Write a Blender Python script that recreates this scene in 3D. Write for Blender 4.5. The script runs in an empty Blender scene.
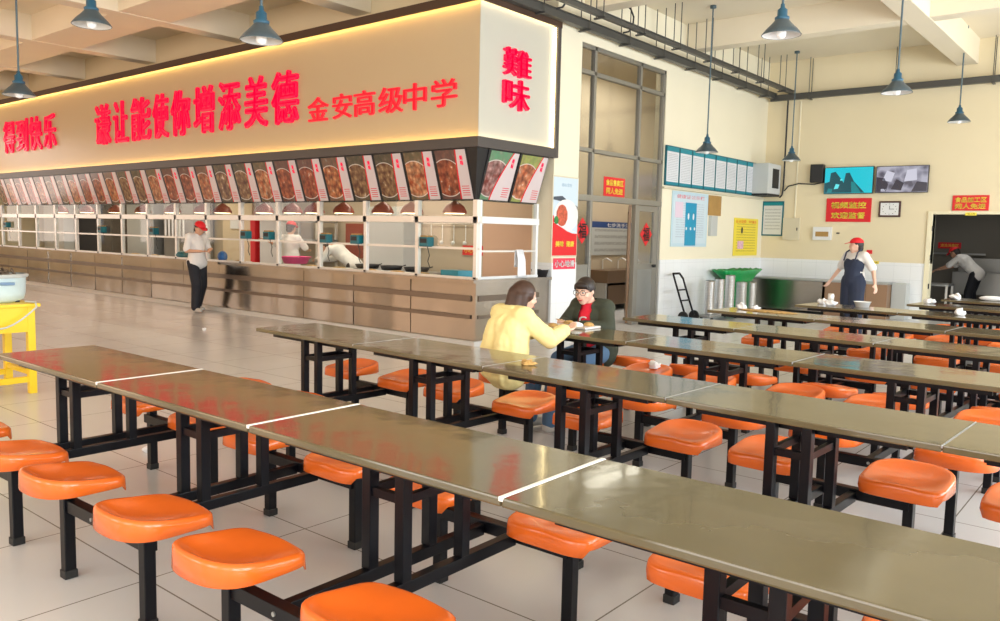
import bpy, bmesh, math, random
from mathutils import Vector, Matrix, noise
random.seed(7)
C = bpy.context.scene.collection
PI = math.pi
# ------------------------------------------------------------------ materials
def srgb(r, g, b):
    f = lambda c: (c/255/12.92) if c/255 <= .04045 else ((c/255+.055)/1.055)**2.4
    return (f(r), f(g), f(b), 1)
MATS = {}
def mat(name, col, rough=.5, metal=0., spec=.5, emit=None, estr=0, coat=0, alpha=1, trans=0, nscale=None, namt=.12, bump=0, bscale=30, bstretch=None, ior=1.5):
    if name in MATS: return MATS[name]
    m = bpy.data.materials.new(name); m.use_nodes = True
    nt = m.node_tree; b = nt.nodes['Principled BSDF']
    b.inputs['Base Color'].default_value = col; b.inputs['Roughness'].default_value = rough
    b.inputs['Metallic'].default_value = metal; b.inputs['Specular IOR Level'].default_value = spec
    b.inputs['Coat Weight'].default_value = coat; b.inputs['Alpha'].default_value = alpha
    b.inputs['Transmission Weight'].default_value = trans; b.inputs['IOR'].default_value = ior
    if emit: b.inputs['Emission Color'].default_value = emit; b.inputs['Emission Strength'].default_value = estr
    tc = nt.nodes.new('ShaderNodeTexCoord')
    if nscale:
        n = nt.nodes.new('ShaderNodeTexNoise'); n.inputs['Scale'].default_value = nscale; n.inputs['Detail'].default_value = 5
        mp = nt.nodes.new('ShaderNodeMapRange'); mp.inputs[3].default_value = 1-namt; mp.inputs[4].default_value = 1+namt
        mx = nt.nodes.new('ShaderNodeMix'); mx.data_type = 'RGBA'; mx.blend_type = 'MULTIPLY'; mx.inputs[0].default_value = 1
        nt.links.new(tc.outputs['Object'], n.inputs['Vector']); nt.links.new(n.outputs['Fac'], mp.inputs[0])
        mx.inputs[6].default_value = col; nt.links.new(mp.outputs[0], mx.inputs[7]); nt.links.new(mx.outputs[2], b.inputs['Base Color'])
    if bump:
        n = nt.nodes.new('ShaderNodeTexNoise'); n.inputs['Scale'].default_value = bscale; n.inputs['Detail'].default_value = 2
        mpg = nt.nodes.new('ShaderNodeMapping'); mpg.inputs['Scale'].default_value = bstretch or (1, 1, 1)
        bp = nt.nodes.new('ShaderNodeBump'); bp.inputs['Strength'].default_value = bump; bp.inputs['Distance'].default_value = .02
        nt.links.new(tc.outputs['Object'], mpg.inputs[0]); nt.links.new(mpg.outputs[0], n.inputs['Vector'])
        nt.links.new(n.outputs['Fac'], bp.inputs['Height']); nt.links.new(bp.outputs[0], b.inputs['Normal'])
    MATS[name] = m
    return m
class NB:                                                    # tiny node builder
    def __init__(s, m): s.m = m; s.nt = m.node_tree; s.b = s.nt.nodes['Principled BSDF']
    def n(s, t, **k):
        x = s.nt.nodes.new(t)
        for a, v in k.items(): setattr(x, a, v)
        return x
    def l(s, a, b): s.nt.links.new(a, b)
    def math(s, op, a, b=None, c=None, clamp=False):
        x = s.n('ShaderNodeMath', operation=op, use_clamp=clamp)
        for i, v in enumerate((a, b, c)):
            if v is None: continue
            if isinstance(v, (int, float)): x.inputs[i].default_value = v
            else: s.l(v, x.inputs[i])
        return x.outputs[0]
    def mix(s, f, a, b):
        x = s.n('ShaderNodeMix', data_type='RGBA')
        for i, v in ((0, f), (6, a), (7, b)):
            if isinstance(v, (int, float, tuple)): x.inputs[i].default_value = v
            else: s.l(v, x.inputs[i])
        return x.outputs[2]
    def band(s, v, lo, hi):
        return s.math('MULTIPLY', s.math('GREATER_THAN', v, lo), s.math('LESS_THAN', v, hi))
M = {}
M['tan'] = mat('painted wall tan', srgb(233, 218, 184), .7, nscale=1.5, namt=.03)
M['cream'] = mat('painted wall cream', srgb(240, 231, 206), .7, nscale=1.5, namt=.03)
M['ceil'] = mat('ceiling paint', srgb(240, 228, 204), .8, nscale=2, namt=.03)
M['fascia'] = mat('fascia composite', srgb(198, 176, 142), .30, spec=.5)
M['fascia_daylit'] = mat('fascia end', srgb(196, 193, 181), .4)  # same cream panel, its colour paled to carry the daylight on this face
M['trim'] = mat('fascia border', srgb(74, 68, 66), .45)
M['brown'] = mat('fascia top border', srgb(70, 48, 34), .5)
M['led'] = mat('led', (1, .72, .3, 1), emit=(1, .66, .2, 1), estr=15)
M['ledw'] = mat('led white', (1, .85, .55, 1), emit=(1, .8, .42, 1), estr=8)
M['letter'] = mat('red acrylic', (.85, .004, .055, 1), .25, emit=(1, .0, .10, 1), estr=.36)
M['letter2'] = mat('red acrylic small', (.85, .03, .05, 1), .25, emit=(1, .05, .09, 1), estr=.3)
M['steel'] = mat('brushed steel', (.42, .37, .32, 1), .19, 1, nscale=.9, namt=.22, bump=.8, bscale=1.0, bstretch=(1.6, 1.6, .05))
MATS['brushed steel'].node_tree.nodes['Bump'].inputs['Distance'].default_value = .05
for _n in MATS['brushed steel'].node_tree.nodes:
    if _n.type == 'TEX_NOISE': _n.inputs['Detail'].default_value = 0
M['steel2'] = mat('dull steel', (.42, .43, .43, 1), .42, .85, nscale=2, namt=.1)
M['alu'] = mat('aluminium', (.74, .72, .69, 1), .38, .5)
M['aludark'] = mat('grey aluminium', (.36, .35, .32, 1), .42, .75)
M['whitealu'] = mat('white aluminium', (.80, .82, .84, 1), .35, .1)
M['blackfr'] = mat('black frame', (.012, .011, .012, 1), .35)
M['black'] = mat('black paint', (.003, .003, .005, 1), .36, spec=.22)
M['cap'] = mat('rubber cap', (.01, .01, .01, 1), .6)
M['orange'] = mat('orange plastic', (.80, .145, .016, 1), .25, spec=.5, coat=.25, nscale=6, namt=.07)
M['white'] = mat('white', (.8, .8, .8, 1), .5)
M['paper'] = mat('tissue', (.85, .85, .87, 1), .8)
M['strip'] = mat('white seam strip', (.85, .85, .83, 1), .3)
M['red'] = mat('red sign', (.72, .012, .02, 1), .45)
M['yellow'] = mat('yellow lettering', (1, .80, .08, 1), .5)
M['ypaint'] = mat('yellow paint', (.92, .62, .02, 1), .35, nscale=4, namt=.06)
M['green'] = mat('green plastic', (.0, .30, .07, 1), .35)
M['teal'] = mat('teal plastic', (.0, .13, .17, 1), .35)
M['lamp'] = mat('lamp enamel', (.02, .10, .17, 1), .32, nscale=5, namt=.1)
M['lampsh'] = mat('lamp shade enamel', (.075, .105, .125, 1), .35, .2)
M['lampin'] = mat('lamp inside', (.85, .85, .83, 1), .4)
M['bulb'] = mat('bulb', (.9, .9, .9, 1), .2, emit=(1, .95, .85, 1), estr=.15)
M['rod'] = mat('lamp rod', (.10, .15, .18, 1), .45, .3)
M['tray'] = mat('cable tray', (.10, .10, .095, 1), .4, .5)
M['dark'] = mat('dark', (.02, .02, .022, 1), .6)
M['kwall'] = mat('kitchen wall', srgb(190, 175, 155), .5, nscale=2, namt=.05)
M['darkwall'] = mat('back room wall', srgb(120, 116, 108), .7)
M['skin'] = mat('skin', (.62, .34, .22, 1), .5)
M['skin2'] = mat('skin light', (.80, .50, .38, 1), .5)
M['hair'] = mat('hair', (.018, .010, .008, 1), .5, nscale=30, namt=.4)
M['hairb'] = mat('hair brown', (.052, .022, .013, 1), .5, nscale=30, namt=.4)
M['wshirt'] = mat('white shirt', (.80, .78, .76, 1), .8, bump=.5, bscale=9)
M['trous'] = mat('dark trousers', (.012, .014, .022, 1), .8, bump=.5, bscale=8)
M['redcap'] = mat('red cap', (.75, .01, .02, 1), .6)
M['apron'] = mat('navy apron', (.02, .03, .065, 1), .75, bump=.5, bscale=8)
M['yjacket'] = mat('pale yellow jacket', (.86, .73, .33, 1), .8, bump=1, bscale=9, bstretch=(1, 1, .5))
M['olive'] = mat('olive jacket', (.035, .042, .026, 1), .8, bump=.8, bscale=8)
M['redshirt'] = mat('red shirt', (.75, .01, .04, 1), .7)
M['jeans'] = mat('blue jeans', (.10, .19, .33, 1), .85)
M['shoe'] = mat('shoe', (.55, .53, .5, 1), .6)
M['shoeb'] = mat('shoe dark', (.03, .03, .03, 1), .5)
M['lips'] = mat('lips', (.5, .08, .08, 1), .5)
M['pink'] = mat('pink plastic', (.85, .02, .25, 1), .4)
M['bluebag'] = mat('blue plastic', (.02, .12, .35, 1), .4)
M['cyan'] = mat('cyan plastic', (.0, .28, .42, 1), .4)
M['wood'] = mat('plaque wood', (.42, .24, .07, 1), .5, nscale=8, namt=.2)
M['gbox'] = mat('cabinet grey paint', (.52, .54, .53, 1), .45)
M['beige'] = mat('beige enamel', srgb(215, 205, 180), .45)
M['window'] = mat('window frame', (.7, .7, .7, 1), .5)
M['hood'] = mat('dark red lamp hood', (.28, .035, .02, 1), .35)
M['glow'] = mat('warming bulb', (1, .9, .7, 1), emit=(1, .78, .5, 1), estr=5)
M['tube'] = mat('tube light', (1, 1, 1, 1), emit=(1, .93, .82, 1), estr=7)
M['brownpanel'] = mat('brown panel', srgb(150, 118, 92), .35, .2)
M['food'] = mat('food', (.5, .3, .1, 1), .6, nscale=40, namt=.7)
M['bronze'] = mat('bronze', (.16, .10, .06, 1), .35, .6)
# glass: thin see-through panes
def glass(name, tint, a, rough=.03):
    m = bpy.data.materials.new(name); m.use_nodes = True; nt = m.node_tree
    nt.nodes.clear(); o = nt.nodes.new('ShaderNodeOutputMaterial'); t = nt.nodes.new('ShaderNodeBsdfTransparent'); t.inputs[0].default_value = tint
    g = nt.nodes.new('ShaderNodeBsdfGlossy'); g.inputs['Roughness'].default_value = rough; g.inputs[0].default_value = (1, 1, 1, 1)
    fr = nt.nodes.new('ShaderNodeFresnel'); fr.inputs[0].default_value = 1.5
    ad = nt.nodes.new('ShaderNodeMath'); ad.operation = 'ADD'; ad.inputs[1].default_value = a; ad.operation = 'MULTIPLY_ADD'; ad.inputs[1].default_value = .6; ad.inputs[2].default_value = a
    mx = nt.nodes.new('ShaderNodeMixShader')
    geo = nt.nodes.new('ShaderNodeNewGeometry'); iv = nt.nodes.new('ShaderNodeMath'); iv.operation = 'SUBTRACT'; iv.inputs[0].default_value = 1; nt.links.new(geo.outputs['Backfacing'], iv.inputs[1])
    ml = nt.nodes.new('ShaderNodeMath'); ml.operation = 'MULTIPLY'; nt.links.new(ad.outputs[0], ml.inputs[0]); nt.links.new(iv.outputs[0], ml.inputs[1])
    nt.links.new(fr.outputs[0], ad.inputs[0]); nt.links.new(ml.outputs[0], mx.inputs[0]); nt.links.new(t.outputs[0], mx.inputs[1]); nt.links.new(g.outputs[0], mx.inputs[2]); nt.links.new(mx.outputs[0], o.inputs[0])
    return m
M['glass'] = glass('window glass', (.93, .95, .93, 1), .02)
M['greyglass'] = glass('tinted glass', (.74, .74, .70, 1), .16, .12)
# floor tiles
def floor_mat():
    m = mat('floor tiles', srgb(196, 190, 182), .22, spec=.5); k = NB(m)
    tc = k.n('ShaderNodeTexCoord'); sp = k.n('ShaderNodeSeparateXYZ'); k.l(tc.outputs['Object'], sp.inputs[0])
    def line(a):
        f = k.math('FRACT', k.math('DIVIDE', k.math('ADD', a, 80.0), .8)); f = k.math('ABSOLUTE', k.math('SUBTRACT', f, .5)); return k.math('GREATER_THAN', f, .4955)
    ln = k.math('MAXIMUM', line(sp.outputs[0]), line(sp.outputs[1]))
    n = k.n('ShaderNodeTexNoise'); n.inputs['Scale'].default_value = 1.3; n.inputs['Detail'].default_value = 6; k.l(tc.outputs['Object'], n.inputs['Vector'])
    c = k.mix(n.outputs['Fac'], srgb(208, 208, 210), srgb(216, 216, 218)); c = k.mix(ln, c, srgb(128, 122, 116)); k.l(c, k.b.inputs['Base Color'])
    n2 = k.n('ShaderNodeTexNoise'); n2.inputs['Scale'].default_value = 2.2; n2.inputs['Detail'].default_value = 4; k.l(tc.outputs['Object'], n2.inputs['Vector'])
    r = k.n('ShaderNodeMapRange'); r.inputs[3].default_value = .20; r.inputs[4].default_value = .27; k.l(n2.outputs['Fac'], r.inputs[0]); k.l(r.outputs[0], k.b.inputs['Roughness'])
    return m
M['floor'] = floor_mat()
def wtile_mat():
    m = mat('white wall tiles', srgb(238, 240, 242), .15); k = NB(m)
    tc = k.n('ShaderNodeTexCoord'); sp = k.n('ShaderNodeSeparateXYZ'); k.l(tc.outputs['Object'], sp.inputs[0])
    def line(a, w):
        f = k.math('FRACT', k.math('DIVIDE', k.math('ADD', a, 60.0), w)); f = k.math('ABSOLUTE', k.math('SUBTRACT', f, .5)); return k.math('GREATER_THAN', f, .494)
    ln = k.math('MAXIMUM', k.math('MAXIMUM', line(sp.outputs[0], .3), line(sp.outputs[1], .3)), line(sp.outputs[2], .27))
    c = k.mix(ln, srgb(238, 240, 242), srgb(214, 216, 218)); k.l(c, k.b.inputs['Base Color']); return m
M['wtile'] = wtile_mat()
def table_mat():
    m = mat('table top steel', (.2, .16, .08, 1), .10, metal=0.0, spec=.5, coat=.15); k = NB(m)
    tc = k.n('ShaderNodeTexCoord'); oi = k.n('ShaderNodeObjectInfo')
    ad = k.n('ShaderNodeVectorMath', operation='ADD'); k.l(tc.outputs['Object'], ad.inputs[0]); k.l(oi.outputs['Location'], ad.inputs[1])
    n = k.n('ShaderNodeTexNoise'); n.inputs['Scale'].default_value = 3.0; n.inputs['Detail'].default_value = 8; k.l(ad.outputs[0], n.inputs['Vector'])
    c = k.mix(n.outputs['Fac'], (.090, .072, .037, 1), (.140, .116, .062, 1)); k.l(c, k.b.inputs['Base Color'])
    k.b.inputs['Coat Roughness'].default_value = .03
    n2 = k.n('ShaderNodeTexNoise'); n2.inputs['Scale'].default_value = 2.5; n2.inputs['Detail'].default_value = 3; k.l(ad.outputs[0], n2.inputs['Vector'])
    bp = k.n('ShaderNodeBump'); bp.inputs['Strength'].default_value = .10; bp.inputs['Distance'].default_value = .03; k.l(n2.outputs['Fac'], bp.inputs['Height']); k.l(bp.outputs[0], k.b.inputs['Normal']); k.l(bp.outputs[0], k.b.inputs['Coat Normal'])
    r = k.n('ShaderNodeMapRange'); r.inputs[3].default_value = .07; r.inputs[4].default_value = .15; k.l(n.outputs['Fac'], r.inputs[0]); k.l(r.outputs[0], k.b.inputs['Roughness'])
    return m
M['table'] = table_mat()
def dish_mat(i, base, accent, leaf, c0=.60, c1=.06):
    """printed dish photograph on the left, white leaf with red curve on the right; u,v from generated coords"""
    m = mat('dish print %d' % i, base, .18); k = NB(m)
    tc = k.n('ShaderNodeTexCoord'); sp = k.n('ShaderNodeSeparateXYZ'); k.l(tc.outputs['Generated'], sp.inputs[0])
    u, v = sp.outputs[0], sp.outputs[2]
    oi = k.n('ShaderNodeObjectInfo')
    u = sp.outputs[0]
    cx = k.math('ADD', c0, k.math('MULTIPLY', c1, k.math('POWER', v, 1.4)))           # curve leaning right towards the top
    ad = k.n('ShaderNodeVectorMath', operation='ADD'); k.l(tc.outputs['Generated'], ad.inputs[0])
    rn = k.n('ShaderNodeCombineXYZ'); k.l(k.math('MULTIPLY', oi.outputs['Random'], 37.0), rn.inputs[0]); k.l(rn.outputs[0], ad.inputs[1])
    vo = k.n('ShaderNodeTexVoronoi'); vo.inputs['Scale'].default_value = 9; k.l(ad.outputs[0], vo.inputs['Vector'])
    no = k.n('ShaderNodeTexNoise'); no.inputs['Scale'].default_value = 7; no.inputs['Detail'].default_value = 6; k.l(ad.outputs[0], no.inputs['Vector'])
    r = k.n('ShaderNodeValToRGB'); k.l(no.outputs['Fac'], r.inputs[0])
    e = r.color_ramp.elements; e[0].position = .34; e[0].color = base; e[1].position = .62; e[1].color = accent
    x = e.new(.48); x.color = tuple((a+b)/2 for a, b in zip(base, accent)); x = e.new(.68); x.color = (.75, .62, .5, 1)
    food = k.mix(k.math('MULTIPLY', vo.outputs['Distance'], .9), r.outputs[0], (.06, .02, .015, 1))
    du = k.math('SUBTRACT', u, .28); dv = k.math('MULTIPLY', k.math('SUBTRACT', v, .44), 1.35)
    d = k.math('SQRT', k.math('ADD', k.math('MULTIPLY', du, du), k.math('MULTIPLY', dv, dv)))
    rim = k.math('MULTIPLY', k.band(d, .50, .53), .55)
    food = k.mix(rim, food, (.78, .74, .68, 1))
    outside = k.math('GREATER_THAN', d, .525)
    bg = k.mix(no.outputs['Fac'], leaf, (.10, .07, .06, 1))
    pic = k.mix(k.math('MULTIPLY', outside, .8), food, bg)
    txt = k.math('MULTIPLY', k.math('MULTIPLY', k.band(u, .70, .94), k.band(v, .06, .30)), k.math('GREATER_THAN', k.math('FRACT', k.math('MULTIPLY', v, 22.0)), .62))
    wht = k.mix(txt, (.60, .51, .51, 1), (.6, .08, .1, 1))
    c = k.mix(k.math('GREATER_THAN', u, cx), pic, wht)
    c = k.mix(k.math('MULTIPLY', k.math('GREATER_THAN', u, cx), k.math('LESS_THAN', k.math('SUBTRACT', u, cx), .045)), c, (.62, .02, .03, 1))
    k.l(c, k.b.inputs['Base Color']); k.l(c, k.b.inputs['Emission Color']); k.b.inputs['Emission Strength'].default_value = .12
    return m
DISH = [dish_mat(0, (.20, .03, .015, 1), (.55, .16, .07, 1), (.10, .05, .045, 1)), dish_mat(1, (.35, .06, .02, 1), (.7, .3, .12, 1), (.12, .09, .06, 1)),
        dish_mat(2, (.12, .05, .03, 1), (.4, .25, .12, 1), (.05, .07, .04, 1)), dish_mat(3, (.45, .09, .03, 1), (.75, .4, .2, 1), (.08, .11, .05, 1))]
DISHG = dish_mat(4, (.22, .04, .03, 1), (.5, .3, .28, 1), (.10, .45, .22, 1), .30, .48); DISHG2 = dish_mat(5, (.55, .13, .05, 1), (.75, .3, .15, 1), (.35, .55, .12, 1), .36, .42)
def screen_mat(name, cols, seed):
    m = mat(name, (.01, .01, .01, 1), .15); k = NB(m)
    tc = k.n('ShaderNodeTexCoord'); mp = k.n('ShaderNodeMapping'); k.l(tc.outputs['Object'], mp.inputs[0]); mp.inputs['Location'].default_value = (seed, seed, seed); mp.inputs['Rotation'].default_value = (0, .5, 0)
    vo = k.n('ShaderNodeTexVoronoi'); vo.inputs['Scale'].default_value = 7; k.l(mp.outputs[0], vo.inputs['Vector'])
    no = k.n('ShaderNodeTexNoise'); no.inputs['Scale'].default_value = 3.2; no.inputs['Detail'].default_value = 3; k.l(mp.outputs[0], no.inputs['Vector'])
    f = k.math('ADD', k.math('MULTIPLY', vo.outputs['Distance'], .45), k.math('MULTIPLY', no.outputs['Fac'], .75))
    r = k.n('ShaderNodeValToRGB'); k.l(f, r.inputs[0]); e = r.color_ramp.elements
    e[0].position = .42; e[0].color = cols[0]; e[1].position = .72; e[1].color = cols[2]; x = e.new(.56); x.color = cols[1]
    k.l(r.outputs[0], k.b.inputs['Emission Color']); k.b.inputs['Emission Strength'].default_value = .85
    return m
M['cctv1'] = mat('cyan camera picture', (.01, .01, .01, 1), .15, emit=(.0, .62, .75, 1), estr=.9)
M['cctvd'] = mat('dark teal picture', (.01, .01, .01, 1), .15, emit=(.0, .07, .09, 1), estr=1)
M['cctvm'] = mat('mid teal picture', (.01, .01, .01, 1), .15, emit=(.0, .22, .24, 1), estr=1)
M['cctvl'] = mat('pale cyan picture', (.01, .01, .01, 1), .15, emit=(.12, .8, .85, 1), estr=1)
M['gd'] = mat('dark grey picture', (.01, .01, .01, 1), .15, emit=(.03, .03, .05, 1), estr=1)
M['gl'] = mat('pale grey picture', (.01, .01, .01, 1), .15, emit=(.6, .6, .7, 1), estr=1)
M['cctv2'] = screen_mat('grey camera picture', ((.10, .10, .14, 1), (.28, .28, .36, 1), (.5, .5, .6, 1)), 9)
def lines_mat(name, paper, ink, n, margin=.08, axis=1, head=None, headv=.88, foot=None, footv=.07, cols=1):
    m = mat(name, paper, .4); k = NB(m); tc = k.n('ShaderNodeTexCoord'); sp = k.n('ShaderNodeSeparateXYZ'); k.l(tc.outputs['Generated'], sp.inputs[0])
    u, v = sp.outputs[axis], sp.outputs[2]
    no = k.n('ShaderNodeTexNoise'); no.inputs['Scale'].default_value = 40; k.l(tc.outputs['Generated'], no.inputs['Vector'])
    t = k.math('GREATER_THAN', k.math('FRACT', k.math('MULTIPLY', v, float(n))), .55)
    t = k.math('MULTIPLY', t, k.band(u, margin, 1-margin)); t = k.math('MULTIPLY', t, k.band(v, footv+.04, headv-.04)); t = k.math('MULTIPLY', t, k.math('GREATER_THAN', no.outputs['Fac'], .42))
    c = k.mix(k.math('MULTIPLY', t, .5), paper, ink)
    if head: c = k.mix(k.math('GREATER_THAN', v, headv), c, head)
    if foot: c = k.mix(k.math('LESS_THAN', v, footv), c, foot)
    k.l(c, k.b.inputs['Base Color']); return m
M['notice'] = lines_mat('notice sheet', (.72, .74, .78, 1), (.25, .25, .3, 1), 22, head=(.0, .25, .33, 1), foot=(.0, .22, .3, 1))
M['notice_x'] = lines_mat('framed notice sheet', (.70, .70, .66, 1), (.3, .3, .3, 1), 10, axis=0, head=(.0, .25, .28, 1), headv=.9)
M['ynotice'] = lines_mat('yellow notice', (.90, .72, .05, 1), (.35, .25, .02, 1), 14, margin=.1, headv=.94)
M['bnotice'] = lines_mat('pale blue notice', (.60, .72, .80, 1), (.4, .45, .55, 1), 20, headv=.9)
M['sink_poster'] = lines_mat('hand washing poster', (.45, .47, .48, 1), (.15, .15, .15, 1), 5, head=(.01, .05, .2, 1), headv=.82)

# ------------------------------------------------------------------ mesh helpers
class MB:
    def __init__(s): s.v = []; s.f = []; s.sm = []
    def add(s, vs, fs, smooth=False):
        o = len(s.v); s.v += [tuple(x) for x in vs]; s.f += [tuple(i+o for i in f) for f in fs]; s.sm += [smooth]*len(fs); return s
    def box(s, a, b, ch=0.0):
        x0, y0, z0 = [min(p, q) for p, q in zip(a, b)]; x1, y1, z1 = [max(p, q) for p, q in zip(a, b)]
        c = min(ch, (x1-x0)/2.01, (y1-y0)/2.01, (z1-z0)/2.01)
        if c <= 0:
            return s.add([(x0, y0, z0), (x1, y0, z0), (x1, y1, z0), (x0, y1, z0), (x0, y0, z1), (x1, y0, z1), (x1, y1, z1), (x0, y1, z1)],
                         [(0, 3, 2, 1), (4, 5, 6, 7), (0, 1, 5, 4), (1, 2, 6, 5), (2, 3, 7, 6), (3, 0, 4, 7)])
        bm = bmesh.new(); bmesh.ops.create_cube(bm, size=1)
        for v in bm.verts: v.co = Vector(((x0+x1)/2+v.co.x*(x1-x0), (y0+y1)/2+v.co.y*(y1-y0), (z0+z1)/2+v.co.z*(z1-z0)))
        bmesh.ops.bevel(bm, geom=bm.edges[:], offset=c, segments=2, affect='EDGES', profile=.6)
        s.bm(bm); return s
    def bm(s, bm, smooth=False):
        bm.verts.ensure_lookup_table(); bm.verts.index_update()
        s.add([v.co[:] for v in bm.verts], [[v.index for v in f.verts] for f in bm.faces], smooth); bm.free(); return s
    def obox(s, c, size, rz=0, rx=0, ry=0, ch=0):
        t = MB().box([-k/2 for k in size], [k/2 for k in size], ch)
        R = Matrix.Translation(c) @ Matrix.Rotation(rz, 4, 'Z') @ Matrix.Rotation(ry, 4, 'Y') @ Matrix.Rotation(rx, 4, 'X')
        return s.add([R @ Vector(v) for v in t.v], t.f)
    def tube(s, p, q, r, r2=None, n=10, cap=True):
        p, q = Vector(p), Vector(q); r2 = r if r2 is None else r2; d = (q-p).normalized(); a = d.orthogonal().normalized(); b = d.cross(a)
        vs = [p+(a*math.cos(t)+b*math.sin(t))*r for t in [2*PI*i/n for i in range(n)]]+[q+(a*math.cos(t)+b*math.sin(t))*r2 for t in [2*PI*i/n for i in range(n)]]
        fs = [(i, (i+1) % n, n+(i+1) % n, n+i) for i in range(n)]; s.add(vs, fs, True)
        if cap: s.add(vs[:n], [tuple(range(n))[::-1]]); s.add(vs[n:], [tuple(range(n))])
        return s
    def path(s, pts, r, n=8):
        for a, b in zip(pts, pts[1:]): s.tube(a, b, r, n=n)
        return s
    def bar(s, p, q, w, h):                                   # rectangular bar between two points, h vertical-ish
        p, q = Vector(p), Vector(q); d = (q-p).normalized(); up = Vector((0, 0, 1)) if abs(d.z) < .9 else Vector((1, 0, 0))
        a = d.cross(up).normalized()*w/2; b = a.cross(d).normalized()*h/2
        vs = [p-a-b, p+a-b, p+a+b, p-a+b, q-a-b, q+a-b, q+a+b, q-a+b]
        return s.add(vs, [(0, 1, 2, 3), (7, 6, 5, 4), (0, 4, 5, 1), (1, 5, 6, 2), (2, 6, 7, 3), (3, 7, 4, 0)])
    def lathe(s, prof, c=(0, 0, 0), n=24, smooth=True, sx=1, sy=1, cap=True):
        vs = []; fs = []
        for r, z in prof: vs += [(c[0]+r*sx*math.cos(2*PI*i/n), c[1]+r*sy*math.sin(2*PI*i/n), c[2]+z) for i in range(n)]
        for j in range(len(prof)-1): fs += [(j*n+i, j*n+(i+1) % n, (j+1)*n+(i+1) % n, (j+1)*n+i) for i in range(n)]
        if cap and prof[0][0] > 1e-4: fs.append(tuple(range(n))[::-1])
        if cap and prof[-1][0] > 1e-4: fs.append(tuple((len(prof)-1)*n+i for i in range(n)))
        return s.add(vs, fs, smooth)
    def ell(s, c, r, n=16, R=None):
        vs = []; fs = []; m = n//2
        for j in range(m+1):
            t = PI*j/m
            for i in range(n):
                a = 2*PI*i/n; v = Vector((r[0]*math.sin(t)*math.cos(a), r[1]*math.sin(t)*math.sin(a), r[2]*math.cos(t)))
                if R: v = R @ v
                vs.append(Vector(c)+v)
        for j in range(m): fs += [(j*n+i, (j+1)*n+i, (j+1)*n+(i+1) % n, j*n+(i+1) % n) for i in range(n)]
        return s.add(vs, fs, True)
    def prism(s, pts, z0, z1, smooth=False):
        n = len(pts); s.add([(x, y, z0) for x, y in pts]+[(x, y, z1) for x, y in pts], [(i, (i+1) % n, n+(i+1) % n, n+i) for i in range(n)], smooth)
        s.add([(x, y, z0) for x, y in pts], [tuple(range(n))[::-1]]); s.add([(x, y, z1) for x, y in pts], [tuple(range(n))]); return s
    def build(s, name, m, parent=None, **tags):
        me = bpy.data.meshes.new(name); me.from_pydata(s.v, [], s.f); me.polygons.foreach_set('use_smooth', s.sm)
        if isinstance(m, str): m = M[m]
        me.materials.append(m); me.update(); return link(name, me, parent, **tags)
def link(name, data, parent=None, **tags):
    o = bpy.data.objects.new(name, data); C.objects.link(o)
    if parent: o.parent = parent
    for k, v in tags.items(): o[k] = v
    return o
def thing(name, label, cat, loc=(0, 0, 0), rz=0, group=None):
    o = link(name, None, label=label, category=cat); o.location = loc; o.rotation_euler = (0, 0, rz); o.empty_display_size = .1
    if group: o['group'] = group
    return o
def solo(mb, name, m, label, cat, loc=(0, 0, 0), group=None, rz=0):
    """a thing that is one mesh: mesh built in local coordinates about its base"""
    o = mb.build(name, m, label=label, category=cat); o.location = loc; o.rotation_euler = (0, 0, rz)
    if group: o['group'] = group
    return o
def struct(mb, name, m, parent=None):
    o = mb.build(name, m, parent)
    if not parent: o['kind'] = 'structure'
    return o
def copy_tree(o, parent=None):
    c = o.copy(); C.objects.link(c); c.parent = parent
    for ch in KIDS.get(o.name, list(o.children)): copy_tree(ch, c)
    return c
KIDS = {}
NTH = 'first second third fourth fifth sixth seventh eighth ninth tenth eleventh twelfth thirteenth fourteenth fifteenth sixteenth seventeenth eighteenth nineteenth twentieth twenty-first twenty-second twenty-third twenty-fourth twenty-fifth twenty-sixth twenty-seventh twenty-eighth'.split()
def text_mesh(s, w, h, depth=.004, bold=0.0, base=None, frame=None):
    """text as geometry fitted to w x h, centred, lying in local x-z facing -y; frame 'x' faces +x instead"""
    cu = bpy.data.curves.new('lettering', 'FONT'); cu.body = s; cu.size = 1; cu.extrude = .05; cu.resolution_u = 3
    cu.align_x = 'CENTER'
    t = bpy.data.objects.new('t', cu); C.objects.link(t)
    dg = bpy.context.evaluated_depsgraph_get(); me = bpy.data.meshes.new_from_object(t.evaluated_get(dg)); bpy.data.objects.remove(t)
    if bold:
        bm = bmesh.new()
        for ox, oy in ((0, 0), (bold, 0), (-bold, 0), (0, bold), (0, -bold)):
            n0 = len(bm.verts); bm.from_mesh(me); bm.verts.ensure_lookup_table()
            for v in bm.verts[n0:]: v.co.x += ox; v.co.y += oy; v.co.z += (abs(ox)*1+abs(oy)*2)*.01
        bm.to_mesh(me); bm.free()
    xs = [v.co.x for v in me.vertices]; ys = [v.co.y for v in me.vertices]
    x0, x1, y0, y1 = min(xs), max(xs), min(ys), max(ys)
    sx = w/(x1-x0); sy = h/(y1-y0) if h else sx
    for v in me.vertices:
        x = (v.co.x-(x0+x1)/2)*sx; y = (v.co.y-(y0+y1)/2)*sy; z = (v.co.z+.05)/.1*depth
        v.co = (x, -z, y) if frame != 'x' else (z, x, y)
    return me
def text(s, w, h, m, loc, parent=None, name='lettering', depth=.004, bold=0.0, frame=None, **tags):
    me = text_mesh(s, w, h, depth, bold, frame=frame); me.materials.append(M[m] if isinstance(m, str) else m)
    o = link(name, me, parent, **tags); o.location = loc; return o

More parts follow.
